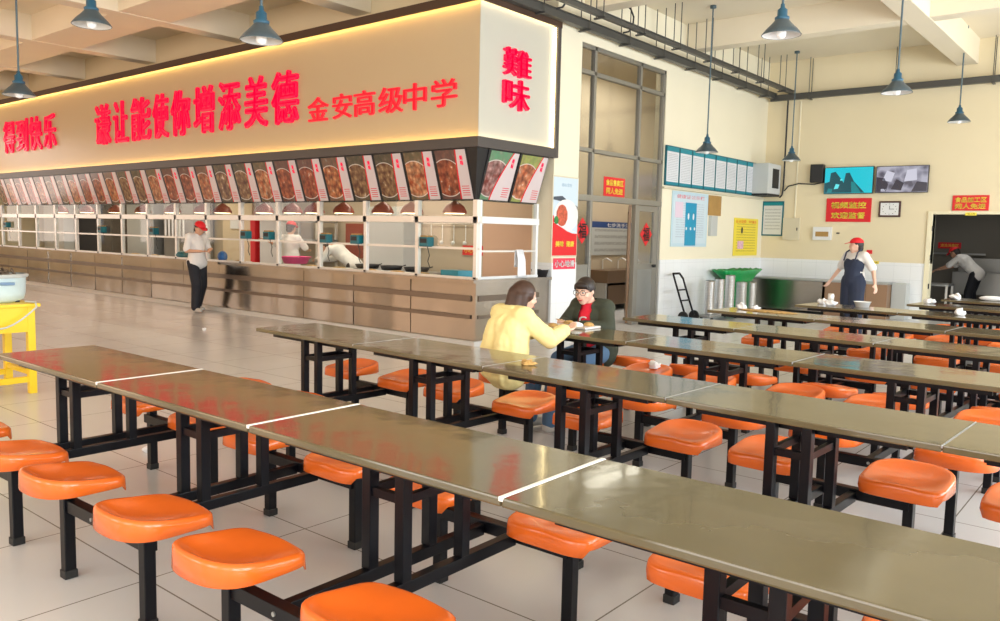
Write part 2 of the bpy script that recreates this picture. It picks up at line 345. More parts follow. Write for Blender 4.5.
# ------------------------------------------------------------------ camera (solved from the vanishing points of the photograph)
CAMZ = 1.4745; F = 811.12; YAW, PIT, ROL = [math.radians(a) for a in (39.537, 5.423, 1.2836)]
fwd = Vector((-math.sin(YAW)*math.cos(PIT), math.cos(YAW)*math.cos(PIT), -math.sin(PIT)))
rgt = Vector((math.cos(YAW), math.sin(YAW), 0)); up = rgt.cross(fwd)
r2 = rgt*math.cos(ROL)+up*math.sin(ROL); u2 = -rgt*math.sin(ROL)+up*math.cos(ROL)
cam = bpy.data.cameras.new('camera'); co = bpy.data.objects.new('camera', cam); C.objects.link(co)
cam.sensor_width = 36; cam.lens = F*36/1000; cam.clip_start = .05
mw = Matrix((r2, u2, -fwd)).transposed().to_4x4(); mw.translation = Vector((0, 0, CAMZ)); co.matrix_world = mw
bpy.context.scene.camera = co
def px(x, y, z):
    p = Vector((x, y, z-CAMZ)); d = p.dot(fwd); return (500+F*p.dot(r2)/d, 310.5-F*p.dot(u2)/d)

# ------------------------------------------------------------------ room shell
XR, YN, XL, YB, ZC = 4.6, -4.5, -25.0, 17.2, 5.2
struct(MB().box((XL-.3, YN-.2, -.15), (XR+.2, YB+4.5, 0)), 'floor', 'floor')
struct(MB().box((XL-.3, YN-.2, ZC), (XR+.2, YB+4.5, ZC+.15)), 'ceiling', 'ceil')
# wall behind the television screens, doorway cut out
mb = MB(); dx0, dx1, dz = -3.57, -1.9, 2.02
for a, b in (((-7.1, YB, 1.08), (dx0, YB+.2, ZC)), ((dx0, YB, dz), (dx1, YB+.2, ZC)), ((dx1, YB, 1.08), (XR+.2, YB+.2, ZC))): mb.box(a, b)
struct(mb, 'wall_back', 'tan')
mb = MB().box((-7.0, YB-.012, 0), (dx0-.09, YB+.2, 1.08)).box((dx1+.09, YB-.012, 0), (XR, YB+.2, 1.08)); struct(mb, 'trim_1', 'wtile')
mb = MB()
for a, b in (((dx0-.09, YB-.03, 0), (dx0, YB+.22, dz)), ((dx0-.09, YB-.03, dz), (dx1+.09, YB+.22, dz+.06)), ((dx1, YB-.03, 0), (dx1+.09, YB+.22, dz))): mb.box(a, b, .006)
fr = struct(mb, 'door_1', mat('cream door frame', srgb(238, 228, 196), .5))
mb = MB()
for z in (1.75, 1.2, .65): mb.box((dx0-.002, YB-.034, z-.05), (dx0+.02, YB-.028, z+.05))
mb.build('door_hinge', 'dark', fr)
# wall with notices (faces +x)
XW = -6.9
mb = MB()
mb.box((XW-.2, 12.70, 1.08), (XW, YB, ZC)); mb.box((XW-.2, 10.09, 4.30), (XW, 12.70, ZC)); struct(mb, 'wall_left', 'cream')
struct(MB().box((XW-.2, 12.70, 0), (XW+.012, YB, 1.08)), 'trim_2', 'wtile')
pc = MB().box((XW-.35, 9.47, 1.07), (XW+.02, 10.09, ZC)); struct(pc, 'wall_pillar', 'cream')
struct(MB().box((XW-.35, 9.47, 0), (XW+.03, 10.09, 1.07)), 'trim_3', 'wtile')
# room seen through the glass doors
mb = MB(); mb.box((-9.2, 10.5, 0), (-9.0, 17.2, ZC)); mb.box((-9.2, 10.30, 0), (-7.25, 10.45, ZC)); mb.box((-9.2, 17.2, 0), (-7.1, 17.4, ZC)); struct(mb, 'wall_washroom', 'kwall')
# back room beyond the doorway
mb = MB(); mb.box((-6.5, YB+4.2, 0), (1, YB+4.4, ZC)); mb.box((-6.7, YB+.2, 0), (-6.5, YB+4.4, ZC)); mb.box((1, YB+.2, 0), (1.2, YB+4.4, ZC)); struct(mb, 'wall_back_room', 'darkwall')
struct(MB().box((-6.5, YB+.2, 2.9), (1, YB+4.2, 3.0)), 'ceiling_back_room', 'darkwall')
# kitchen shell
mb = MB(); mb.box((XL, 10.25, 0), (-7.25, 10.4, ZC)); struct(mb, 'wall_kitchen', 'kwall')
struct(MB().box((XL, 8.45, 4.0), (-7.25, 8.6, ZC)), 'wall_over_counter', 'tan')
struct(MB().box((XL, 8.0, 2.72), (-7.02, 10.25, 2.8)), 'ceiling_kitchen', 'kwall')
mb = MB(); lwins = [(-3.5, -.8), (.6, 3.3), (4.4, 7.1)]; mb.box((XL-.2, YN-.2, 0), (XL, 10.4, .9)); mb.box((XL-.2, YN-.2, 3.9), (XL, 10.4, ZC)); ys = [YN-.2]+[k for w in lwins for k in w]+[10.4]
for a, b in zip(ys[::2], ys[1::2]): mb.box((XL-.2, a, .9), (XL, b, 3.9))
struct(mb, 'wall_far_left', 'tan')
# right wall with windows; unseen near-wall windows added to light surfaces facing them
mb = MB(); wins = [(-3.6, -.6), (.4, 3.4), (4.4, 7.4), (8.4, 11.4), (12.4, 15.6)]
mb.box((XR, YN, 0), (XR+.2, YB, .9)); mb.box((XR, YN, 3.9), (XR+.2, YB, ZC)); ys = [YN]+[k for w in wins for k in w]+[YB]
for a, b in zip(ys[::2], ys[1::2]): mb.box((XR, a, .9), (XR+.2, b, 3.9))
struct(mb, 'wall_right', 'cream')
nwins = [(-22, -19), (-17.5, -14.5), (-13, -10), (-8.5, -5.5), (-4, -1), (.5, 3.5)]
mb = MB(); mb.box((XL, YN-.2, 0), (XR, YN, .9)); mb.box((XL, YN-.2, 3.9), (XR, YN, ZC)); xs = [XL]+[k for w in nwins for k in w]+[XR]
for a, b in zip(xs[::2], xs[1::2]): mb.box((a, YN-.2, .9), (b, YN, 3.9))
struct(mb, 'wall_near', 'tan')
n = 0
def win_frame(mb, p, q, ax):
    for t in (0, .5, 1):
        c = [p[i]+(q[i]-p[i])*t for i in range(3)]
        if ax == 'y': mb.box((p[0], c[1]-.03, p[2]), (p[0]+.06, c[1]+.03, q[2]))
        else: mb.box((c[0]-.03, p[1], p[2]), (c[0]+.03, p[1]+.06, q[2]))
    for z in (p[2]+.03, 3.0, q[2]-.03):
        if ax == 'y': mb.box((p[0], p[1], z-.03), (p[0]+.06, q[1], z+.03))
        else: mb.box((p[0], p[1], z-.03), (q[0], p[1]+.06, z+.03))
for a, b in wins:
    n += 1; mb = MB(); win_frame(mb, (XR+.08, a, .9), (XR+.08, b, 3.9), 'y'); struct(mb, 'window_%d' % n, 'window')
for a, b in nwins:
    n += 1; mb = MB(); win_frame(mb, (a, YN-.12, .9), (b, YN-.12, 3.9), 'x'); struct(mb, 'window_%d' % n, 'window')
for a, b in lwins:
    n += 1; mb = MB(); win_frame(mb, (XL-.12, a, .9), (XL-.12, b, 3.9), 'y'); struct(mb, 'window_%d' % n, 'window')
# ceiling beams
k = 0
def beam(a, b, z0=4.75):
    global k; k += 1; struct(MB().box((a[0], a[1], z0), (b[0], b[1], ZC+.02), .01), 'ceiling_beam_%d' % k, 'ceil')
for x in (3.2, 0, -3.18): beam((x-.17, YN), (x+.17, YB))
for x in (-9.8, -13.0, -16.3, -19.5, -22.7): beam((x-.17, YN), (x+.17, 8.45))
for y, w in ((-2.9, .3), (.3, .3), (3.3, .3), (6.55, .85)): beam((XL, y-w/2), (XR, y+w/2), 4.76)
for y in (10.3, 13.5): beam((XW, y-.15), (XR, y+.15), 4.76)

# ------------------------------------------------------------------ fascia with lettering
FX0, FX1, FY, FZ0, FZ1, FYE = XL, -6.87, 7.8, 2.655, 4.385, 9.47
struct(MB().box((FX0, FY+.03, FZ0), (FX1-.0201, FY+.1, FZ1)), 'wall_fascia', 'fascia')
struct(MB().box((FX1-.02, FY+.03, FZ0), (FX1-.01, FYE, FZ1)), 'wall_fascia_end', 'fascia_daylit')
struct(MB().box((FX0, FY-.07, FZ1-.0), (FX1+.07, FY+.12, FZ1+.07)).box((FX0, FY-.07, FZ1-.045), (FX1+.07, FY-.055, FZ1)).box((FX1+.055, FY-.055, FZ1-.045), (FX1+.07, FYE, FZ1)).box((FX1-.1, FY+.12, FZ1), (FX1+.07, FYE, FZ1+.07)), 'trim_4', 'brown')
struct(MB().box((FX0, FY-.06, FZ0-.10), (FX1+.06, FY+.12, FZ0+.0)).box((FX0, FY-.06, FZ0), (FX1+.06, FY-.045, FZ0+.03)).box((FX1+.045, FY-.045, FZ0), (FX1+.06, FYE-.08, FZ0+.03)).box((FX1-.1, FY+.12, FZ0-.10), (FX1+.06, FYE-.08, FZ0)), 'trim_5', 'trim')
struct(MB().box((FX1-.04, FYE-.075, FZ0-.1), (FX1+.06, FYE, FZ1+.05), .004), 'trim_6', 'trim')
for nm, mbx, m in (('led_strip', MB().box((FX0, FY-.03, FZ1-.02), (FX1, FY-.005, FZ1-.008)), 'led'), ('led_strip', MB().box((FX0, FY-.03, FZ0+.004), (FX1, FY-.005, FZ0+.014)), 'led')):
    z = 'top' if mbx.v[0][2] > 4 else 'bottom'
    o = mbx.build(nm, m, label='warm glowing light strip along the %s edge of the long cream fascia' % z, category='light strip')
for nm, mbx, z in (('led_strip', MB().box((FX1+.005, FY, FZ1-.02), (FX1+.03, FYE-.08, FZ1-.008)), 'top'), ('led_strip', MB().box((FX1+.005, FY, FZ0+.004), (FX1+.03, FYE-.08, FZ0+.014)), 'bottom'), ('led_strip', MB().box((FX1+.005, FYE-.10, FZ0+.03), (FX1+.03, FYE-.085, FZ1-.05)), 'far vertical')):
    mbx.build(nm, 'ledw', label='pale glowing light strip along the %s edge of the daylit cream fascia end' % z, category='light strip')
def raised(ch, x0, x1, z0, z1, m, label, group, y=FY-.05, d=.07, bold=.02):
    t = thing('sign_character', label, 'sign letter', ((x0+x1)/2-.05, FY+.03, (z0+z1)/2-.02), 0, group)
    text(ch, x1-x0, z1-z0, m, (0, 0, 0), t, 'letter_body', d-.02, bold)
    return t
big = [('谦', -17.40, -16.74), ('让', -16.60, -16.0), ('能', -15.85, -15.1), ('使', -15.0, -14.45), ('你', -14.33, -13.69), ('增', -13.54, -12.9), ('添', -12.74, -12.1), ('美', -11.96, -11.33), ('德', -11.20, -10.52)]
for i, (c, a, b) in enumerate(big):
    raised(c, a, b, 3.13, 3.95, 'letter', 'big raised red character %s, %s of the nine in the middle slogan' % (c, NTH[i]), 'big characters of the middle slogan', bold=.018)
lf = [('你', -23.2, -22.5), ('得', -22.38, -21.70), ('到', -21.58, -20.92), ('快', -20.80, -20.12), ('乐', -20.0, -19.36)]
for i, (c, a, b) in enumerate(lf[1:]):
    raised(c, a, b, 3.18, 3.95, 'letter', 'big raised red character %s, %s of the four at the far left of the fascia' % (c, NTH[i]), 'big characters of the left slogan', bold=.018)
sm = [('金', -10.29, -9.80), ('安', -9.70, -9.26), ('高', -9.22, -8.77), ('级', -8.69, -8.20), ('中', -8.19, -7.75), ('学', -7.66, -7.20)]
for i, (c, a, b) in enumerate(sm):
    raised(c, a, b, 3.12, 3.48, 'letter2', 'small raised red character %s, %s of six near the fascia corner' % (c, NTH[i]), 'small characters of the school name', d=.05, bold=.013)
def end_char(ch, y0, y1, z0, z1, label):
    t = thing('sign_character', label, 'sign letter', (FX1-.02, (y0+y1)/2, (z0+z1)/2), 0, 'characters on the fascia end')
    text(ch, y1-y0, z1-z0, 'letter', (0, 0, 0), t, 'letter_body', .06, .014, 'x')
end_char('難', 8.27, 8.84, 3.53, 3.89, 'raised red character on the daylit cream fascia end, upper one of two')
end_char('味', 8.27, 8.82, 3.10, 3.50, 'raised red character 味 on the daylit cream fascia end, lower one of two')

# ------------------------------------------------------------------ menu boards
ZT, ZB = 2.57, 1.90
def menu_board(label, group, w, dish, special=''):
    t = thing('menu_board', label, 'menu board', (0, 0, 0), 0, group); h = .70
    fr = MB(); b = .034
    fr.box((-w/2, 0, -h), (w/2, .035, 0), .004); fr.build('frame', 'blackfr', t)
    p = MB().box((-w/2+b, -.006, -h+b*.8), (w/2-b*.6, .0, -b*.6)).build('picture', dish, t)
    return t
bigwords = ['美味']
for i in range(27):
    xc = -7.06-.595*(i+.5)
    t = menu_board('%s menu board from the corner, on the long side above the counter' % NTH[i], 'menu boards above the counter', .59, DISH[(i*7+i//3) % 4])
    t.location = (xc, 7.79, ZT-.01); t.rotation_euler = (.30, 0, 0)
    if i < 14:
        text('美\n味', .055, .13, 'letter', (.19, -.008, -.16), t, 'lettering', .003, .028)
for i, (y0, y1, dsh, w_) in enumerate(((8.03, 8.66, DISHG, 'green leaves'), (8.68, 9.31, DISHG2, 'yellow-green leaves'))):
    t = menu_board('%s menu board on the counter end, dish picture with %s' % (('left', 'right')[i], w_), 'menu boards on the counter end', .63, dsh)
    t.location = (FX1+.02, (y0+y1)/2, ZT-.01); t.rotation_euler = (.30, 0, PI/2)
    text('美\n味', .055, .13, 'letter', (.20, -.008, -.16), t, 'lettering', .003, .028)
solo(MB().add([(-7.06, 7.80, 2.56), (-6.87, 7.80, 2.56), (-6.87, 8.03, 2.56), (-7.06, 8.03, 2.56), (-7.06, 8.0, 1.89), (-7.06, 8.0, 1.89), (-7.06, 8.03, 1.89), (-7.08, 8.03, 1.89)],
              [(0, 3, 2, 1), (4, 5, 6, 7), (0, 1, 5, 4), (1, 2, 6, 5), (2, 3, 7, 6), (3, 0, 4, 7)]), 'corner_panel', 'blackfr', 'black corner panel joining the two rows of menu boards', 'panel')

# ------------------------------------------------------------------ serving counter
cx0, cx1, cy0, cye = XL, -6.88, 7.82, 9.47
t = thing('serving_counter', 'long brushed steel serving counter running the length of the hall', 'counter', (cx1, cy0, 0))
def loc(mbb, o): return MB().add([Vector(v)-Vector(o) for v in mbb.v], mbb.f)
O = (cx1, cy0, 0)
mb = MB(); nP = 15; wP = (cx1-cx0)/nP
for i in range(nP):
    a = cx0+i*wP; mb.obox((a+wP/2-.015, cy0+.055, .45), (wP-.012, .02, .758), rz=random.uniform(-.010, .010), rx=random.uniform(-.012, .012))
mb.box((cx1-.06, cy0+.061, .07), (cx1-.03, cye, .829))
loc(mb, O).build('front_panel', 'steel', t)
loc(MB().box((cx0, cy0-.05, .83), (cx1+.02, cy0+.42, .87)).box((cx1-.4, cy0+.42, .83), (cx1+.02, cye, .87)), O).build('worktop', 'steel', t)
for z0, z1, d in ((.585, .66, .0), (.355, .405, .0)):
    loc(MB().box((cx0, cy0+.018, z0), (cx1-.1, cy0+.034, z1)).box((cx1-.034, cy0+.1, z0), (cx1-.018, cye-.25, z1)), O).build('band', mat('dark band', (.19, .15, .12, 1), .4, .8), t)
loc(MB().box((cx0, cy0+.0, 0), (cx1, cy0+.08, .07)).box((cx1-.1, cy0+.08, 0), (cx1, cye, .07)), O).build('kick_rail', mat('kick rail', (.62, .60, .57, 1), .5), t)
loc(MB().box((cx0, cy0+.42, .55), (cx1-.4, cy0+.44, .83)), O).build('inner_panel', 'steel2', t)
# window frames on the counter
t = thing('counter_window', 'white aluminium framed sliding windows standing on the steel counter', 'window frame', (cx1, 7.9, .87))
O = (cx1, 7.9, .87); px_ = [-6.94-1.068*i for i in range(17)]
mb = MB()
for i, x in enumerate(px_):
    loc(MB().box((x-.03, 7.87, .87), (x+.03, 7.93, 1.60), .004).box((x-.035, 7.86, 1.60), (x+.035, 7.93, 1.90)), O).build('post', 'alu', t)
loc(MB().box((cx0, 7.86, 1.60), (cx1, 7.94, 1.69), .006), O).build('header', 'alu', t)
loc(MB().box((cx0, 7.87, .872), (cx1, 7.93, .90)), O).build('sill', 'alu', t)
loc(MB().box((cx0, 7.885, 1.255), (cx1, 7.915, 1.285)), O).build('middle_rail', 'alu', t)
for x in px_:
    loc(MB().box((x-.02, 7.855, 1.60), (x+.02, 7.862, 1.635)).box((x-.02, 7.862, .875), (x+.02, 7.868, .90)), O).build('clip', 'dark', t)
for i in range(16):
    a, b = px_[i+1]+.03, px_[i]-.03
    if i % 3 != 1: loc(MB().box((a, 7.898, .9), (b, 7.902, 1.60)), O).build('pane', M['glass'], t)
    loc(MB().box((a, 7.898, 1.69), (b, 7.902, 1.90)), O).build('pane', M['glass'], t)
t = thing('counter_window', 'bright white aluminium window frame on the short end of the counter', 'window frame', (-6.95, 7.95, .87)); O = (-6.95, 7.95, .87)
for y in (7.96, 9.17): loc(MB().box((-6.98, y-.025, .87), (-6.92, y+.025, 1.62), .004).box((-6.98, y-.02, 1.69), (-6.92, y+.02, 1.90)), O).build('post', 'whitealu', t)
loc(MB().box((-6.99, 7.93, 1.60), (-6.91, 9.2, 1.69), .005).box((-6.985, 7.93, .872), (-6.915, 9.2, .905)), O).build('header', 'whitealu', t)
loc(MB().box((-6.965, 7.96, 1.225), (-6.935, 9.17, 1.25)), O).build('middle_rail', 'alu', t)
loc(MB().box((-6.952, 7.98, 1.69), (-6.948, 9.15, 1.9)), O).build('pane', M['glass'], t)
# card readers on the rail
for i, (x, z) in enumerate([(-22.58, 1.436), (-17.39, 1.39), (-15.2, 1.39), (-12.09, 1.375), (-11.43, 1.375), (-9.957, 1.36), (-9.239, 1.36), (-7.807, 1.36)]):
    t = thing('card_reader', '%s blue-grey card reader on the counter window rail, counted from the far left' % NTH[i], 'card reader', (x, 7.86, z-.085), 0, 'card readers on the window rail')
    MB().box((-.085, -.06, 0), (.085, .06, .13), .01).build('case', 'teal', t)
    MB().box((-.06, -.064, .05), (.06, -.059, .11)).build('screen', 'dark', t)
    MB().box((-.07, -.05, .13), (.07, .05, .15), .004).build('lid', 'wood', t)
    MB().path([(.0, .02, 0), (.01, .05, -.12), (-.03, .06, -.2), (.0, .07, -.28)], .006, 6).build('cord', 'dark', t)
# warming lamps inside
for i, x in enumerate((-7.75, -8.6, -9.23, -10.14, -10.88, -11.47, -12.28, -13.6, -14.3, -15.4, -16.6, -17.8, -19.2, -20.6)):
    t = thing('heat_lamp', '%s dark red heat lamp hanging inside the counter window, from the corner' % NTH[i], 'heat lamp', (x, 8.35, 1.74), 0, 'heat lamps over the counter')
    MB().lathe([(.17, 0), (.168, .03), (.13, .10), (.06, .15), (.02, .17), (.02, .22)], n=20, cap=False).build('shade', 'hood', t)
    MB().lathe([(.0, -.01), (.14, -.006), (.14, .0)], n=16).build('lamp_glow', 'glow', t)
    MB().tube((0, 0, .2), (0, 0, .98), .008).build('cord', 'dark', t)
# kitchen contents
def kbox(name, m, label, cat, x0, x1, y0, y1, z0, z1, ch=.01, group=None):
    return solo(MB().box((-(x1-x0)/2, -(y1-y0)/2, 0), ((x1-x0)/2, (y1-y0)/2, z1-z0), ch), name, m, label, cat, ((x0+x1)/2, (y0+y1)/2, z0), group)
t = thing('kitchen_shelf', 'dark steel shelf rack behind the sliding windows, left of the pink basin', 'shelf', (-13.1, 9.9, 0))
for z in (.4, .85, 1.25, 1.6): MB().box((-.6, -.25, z), (.6, .25, z+.03)).build('shelf_board', 'steel2', t)
for x in (-.58, .58):
    for y in (-.23, .23): MB().box((x-.02, y-.02, 0), (x+.02, y+.02, 1.9)).build('leg', 'alu', t)
kbox('fridge', 'white', 'tall white cabinet standing against the kitchen wall behind the left windows', 'cabinet', -24.6, -23.3, 9.5, 10.2, 0, 2.0)
kbox('steel_cabinet', 'steel2', 'tall grey steel cabinet in the kitchen, left of the striped utensils', 'cabinet', -19.9, -18.6, 9.6, 10.2, 0, 2.1)
kbox('steel_cabinet', 'darkwall', 'wide grey-brown cabinet in the kitchen behind the middle windows', 'cabinet', -18.3, -17.0, 9.7, 10.2, 0, 2.2)
kbox('dark_cabinet', 'dark', 'dark kitchen cabinet behind the third card reader', 'cabinet', -22.9, -20.9, 9.7, 10.2, 0, 2.0)
kbox('door_panel', mat('kitchen door cream', srgb(225, 205, 175), .5), 'cream door panel with white paper in the kitchen behind the standing man', 'door panel', -16.45, -15.3, 10.1, 10.2, 0, 2.1)
kbox('door_panel', 'red', 'narrow dark red panel beside the cream kitchen door', 'panel', -15.3, -15.12, 10.05, 10.2, 0, 1.75)
kbox('white_panel', 'white', 'large white panel in the kitchen left of the cook with raised arm', 'panel', -14.95, -13.95, 10.05, 10.2, 0, 2.1)
kbox('red_poster', 'hood', 'red-brown poster on the kitchen wall behind a teal card reader', 'poster', -12.3, -11.75, 10.18, 10.24, .95, 1.6, .002)
kbox('fridge', 'gbox', 'grey steel fridge in the kitchen to the right of the red-brown poster', 'fridge', -11.2, -10.3, 9.8, 10.2, 0, 1.9)
kbox('notice_sheet', 'paper', 'white paper sheet pinned to the cream kitchen door', 'paper sheet', -16.1, -15.75, 10.07, 10.095, 1.45, 1.68, 0)
for i, x in enumerate([-18.1+.16*j for j in range(6)]):
    solo(MB().box((-.03, -.01, 0), (.03, .01, .42), .005), 'cleaning_cloth', 'paper', 'narrow white cloth strip hanging at the kitchen cabinet, %s from the left' % NTH[i], 'cloth', (x, 9.64, 1.25-.02*(i % 3)), 'hanging white cloth strips')
hk = thing('utensil_rail', 'steel rail with hooks on the kitchen wall behind the right windows', 'utensil rail', (-10.0, 10.2, 1.62))
MB().tube((-1.0, 0, 0), (1.5, 0, 0), .008).build('rail', 'alu', hk)
for i in range(8):
    u = thing('ladle', 'steel ladle hanging on the kitchen wall rail, %s from the left' % NTH[i], 'ladle', (-10.8+.27*i, 10.17, 1.3), 0, 'ladles on the wall rail')
    MB().tube((0, 0, .02), (0, 0, .30), .007).build('handle', 'whitealu', u); MB().ell((0, -.02, 0), (.04, .03, .035), 10).build('bowl', 'whitealu', u)
# inner work table with pans
t = thing('work_table', 'steel work table with raised pans behind the counter windows', 'table', (-10.0, 9.3, 0))
MB().box((-1.0, -.3, .80), (1.0, .3, .83), .004).build('tabletop', 'steel2', t)
for x in (-.95, .95):
    for y in (-.26, .26): MB().box((x-.02, y-.02, 0), (x+.02, y+.02, .8)).build('leg', 'steel2', t)
for i, (x, w) in enumerate(((-10.65, .5), (-10.05, .45), (-9.45, .5))):
    u = thing('food_pan', 'dark food pan on the inner work table, %s from the left' % NTH[i], 'pan', (x, 9.3, .83), 0, 'food pans on the work table')
    MB().lathe([(w*.36, 0), (w*.42, .07), (w*.43, .07), (w*.37, .01)], n=20).build('pan', 'dark', u)
    MB().path([(w*.4, 0, .05), (w*.4+.16, 0, .09)], .01).build('handle', 'dark', u)
def basin(name, m, label, cat, loc_, r, h, sx=1, sy=1):
    return solo(MB().lathe([(r*.75, 0), (r*.95, h*.95), (r*1.05, h), (r*1.03, h*1.02), (r*.90, h*.9), (r*.7, h*.08), (0, h*.06)], n=28, sx=sx, sy=sy), name, m, label, cat, loc_)
basin('basin', 'pink', 'bright pink plastic basin inside the counter window beside the cook', 'basin', (-11.75, 8.62, .875), .26, .12)
basin('bowl', 'dark', 'dark grey bowl at the outer end of the steel counter', 'bowl', (-7.0, 9.36, .87), .13, .10)
solo(MB().prism([(-.2, -.1), (.14, -.12), (.2, .1), (-.12, .12)], 0, .10), 'plastic_crate', 'cyan', 'bright blue plastic tray at the right end of the long counter', 'tray', (-7.42, 8.05, .87))
solo(MB().ell((0, 0, .07), (.24, .12, .08), 14), 'plastic_bag', 'teal', 'dark teal bag lying on the counter left of the standing man', 'bag', (-14.35, 7.98, .87))
sv = thing('hanging_towel', 'white towel hanging over the rail of the end window', 'towel', (-6.93, 8.78, .9))
mb = MB(); vs = []; fs = []
for s_, zz in ((.03, (.36, .22, .02, -.02)), (-.03, (.36, .3, .2, .12))):
    for j, z in enumerate(zz):
        for i in range(7): vs.append((s_*(1 if j else .15)+.006*math.sin(i*2.2+j), -.07+.024*i*(1+.15*j), z))
for b in (0, 28):
    for j in range(3):
        for i in range(6): fs.append((b+j*7+i, b+j*7+i+1, b+(j+1)*7+i+1, b+(j+1)*7+i))
for i in range(6): fs.append((i, i+1, 28+i+1, 28+i))
o = mb.add(vs, fs, True).build('cloth', 'paper', sv); o.modifiers.new('s', 'SOLIDIFY').thickness = .006
for i, x in enumerate((-14.0, -13.2, -12.6, -10.6, -9.9, -9.2, -8.6, -8.1, -15.6, -16.4)):
    u = thing('serving_tray', 'shallow steel dish tray set in the counter, %s of those listed' % NTH[i] if 0 else 'steel tray of food inside the counter window, %s of ten along it' % NTH[i], 'food tray', (x, 8.02, .87), 0, 'food trays on the counter')
    MB().box((-.2, -.06, 0), (.2, .16, .02), .005).build('tray', 'alu', u); MB().ell((0, .05, .022), (.14, .07, .02), 12).build('food', 'food', u)
# kitchen-end pillar and sign seen through the end window
struct(MB().box((-8.6, 9.95, 0), (-7.3, 10.25, 2.72)), 'wall_kitchen_pillar', mat('pinkish paint', srgb(205, 170, 145), .6))
u = thing('wall_sign', 'dim red sign on the kitchen wall seen through the end window', 'sign', (-9.05, 10.24, 1.10), 0)
MB().box((-.24, -.02, 0), (.24, 0, .16)).build('panel', 'red', u); text('小心地滑', .4, .09, 'yellow', (0, -.021, .08), u, 'lettering', .002)

# ------------------------------------------------------------------ glass front with doors
DXg = -6.95
t = thing('glass_screen', 'tall grey aluminium glass front around the open doorway', 'glass partition', (DXg, 10.18, 0)); O = (DXg, 10.18, 0)
mb = MB()
for y in (10.11, 10.52, 11.88, 12.67): mb.box((DXg-.04, y-.03, 2.02 if y in () else 0), (DXg+.04, y+.03, 4.30), .004)
for z in (4.27, 3.90, 2.76): mb.box((DXg-.04, 10.09, z-.03), (DXg+.04, 12.70, z+.03), .004)
mb.box((DXg-.05, 10.09, 2.0), (DXg+.05, 12.70, 2.09), .004)
loc(mb, O).build('frame', 'aludark', t)
yy = (10.24, 10.49, 10.55, 11.85, 11.91, 12.64)
for (y0, y1) in ((10.14, 10.49), (10.55, 11.85), (11.91, 12.64)):
    for z0, z1 in ((2.09, 2.73), (2.79, 3.87), (3.93, 4.24)): loc(MB().box((DXg-.004, y0, z0), (DXg+.004, y1, z1)), O).build('pane', M['greyglass'], t)
loc(MB().box((DXg-.004, 10.14, 1.03), (DXg+.004, 10.49, 2.0)), O).build('pane', M['greyglass'], t)
loc(MB().box((DXg-.02, 10.14, 0), (DXg+.02, 10.49, 1.03), .004), O).build('lower_panel', 'aludark', t)
loc(MB().box((DXg-.004, 12.58, .0), (DXg+.02, 12.64, 2.0)), O).build('side_panel', 'aludark', t)
d = thing('glass_door', 'closed right door leaf with grey lower panel and red diamond', 'door', (DXg, 11.91, 0)); O = (DXg, 11.91, 0)
loc(MB().box((DXg-.025, 11.92, .02), (DXg+.025, 12.0, 1.99)).box((DXg-.025, 12.5, .02), (DXg+.025, 12.58, 1.99)).box((DXg-.025, 12.0, 1.90), (DXg+.025, 12.5, 1.99)).box((DXg-.025, 12.0, .92), (DXg+.025, 12.5, 1.02)).box((DXg-.025, 12.0, .02), (DXg+.025, 12.5, .12)), O).build('door_frame', 'aludark', d)
loc(MB().box((DXg-.012, 12.0, .12), (DXg+.012, 12.5, .92)), O).build('lower_panel', 'steel2', d)
loc(MB().box((DXg-.004, 12.0, 1.02), (DXg+.004, 12.5, 1.90)), O).build('pane', M['greyglass'], d)
loc(MB().box((DXg+.025, 12.5, .95), (DXg+.06, 12.56, 1.0)).tube((DXg+.05, 12.45, .98), (DXg+.05, 12.56, .98), .012), O).build('handle', 'dark', d)
d = thing('glass_door', 'open door leaf swung back beside the right leaf, seen edge on', 'door', (DXg-.05, 11.82, 0), math.radians(122))
MB().box((.02, -.02, .02), (.10, .02, 1.99)).box((.82, -.02, .02), (.90, .02, 1.99)).box((.10, -.02, 1.9), (.82, .02, 1.99)).box((.10, -.02, .92), (.82, .02, 1.02)).box((.10, -.015, .02), (.82, .015, .92)).build('door_frame', 'bronze', d)
MB().box((.10, -.004, 1.02), (.82, .004, 1.9)).build('pane', M['greyglass'], d)
def diamond(y, z, side):
    u = thing('fortune_diamond', 'red paper diamond with black character on the %s glass of the doorway' % side, 'paper decoration', (DXg+.006, y, z), 0, 'red diamonds on the doors')
    MB().add([(0, -.2, 0), (0, 0, -.2), (0, .2, 0), (0, 0, .2), (.004, -.2, 0), (.004, 0, -.2), (.004, .2, 0), (.004, 0, .2)], [(4, 5, 6, 7), (0, 3, 2, 1), (0, 1, 5, 4), (1, 2, 6, 5), (2, 3, 7, 6), (3, 0, 4, 7)]).build('paper', 'red', u)
    text('福', .22, .24, 'dark', (.005, 0, 0), u, 'lettering', .003, .02, 'x')
diamond(10.33, 1.545, 'left'); diamond(12.27, 1.515, 'right')
def xsign(name, y0, y1, z0, z1, m, label, cat, x=XW, th=.02, group=None, fm=None):
    u = thing(name, label, cat, (x, (y0+y1)/2, z0), 0, group); w = y1-y0
    o = MB().box((0, -w/2, 0), (th, w/2, z1-z0), .002 if th > .01 else 0).build('panel', m, u); return u
u = xsign('notice_sign', 10.89, 11.52, 2.10, 2.40, 'red', 'small red sign with yellow characters on the glass above the doorway', 'sign', DXg+.005, .006)
text('食品售卖区', .52, .10, 'yellow', (.008, 0, .215), u, 'lettering', .003, .028, 'x'); text('闲人免进', .50, .10, 'yellow', (.008, 0, .085), u, 'lettering', .003, .028, 'x')
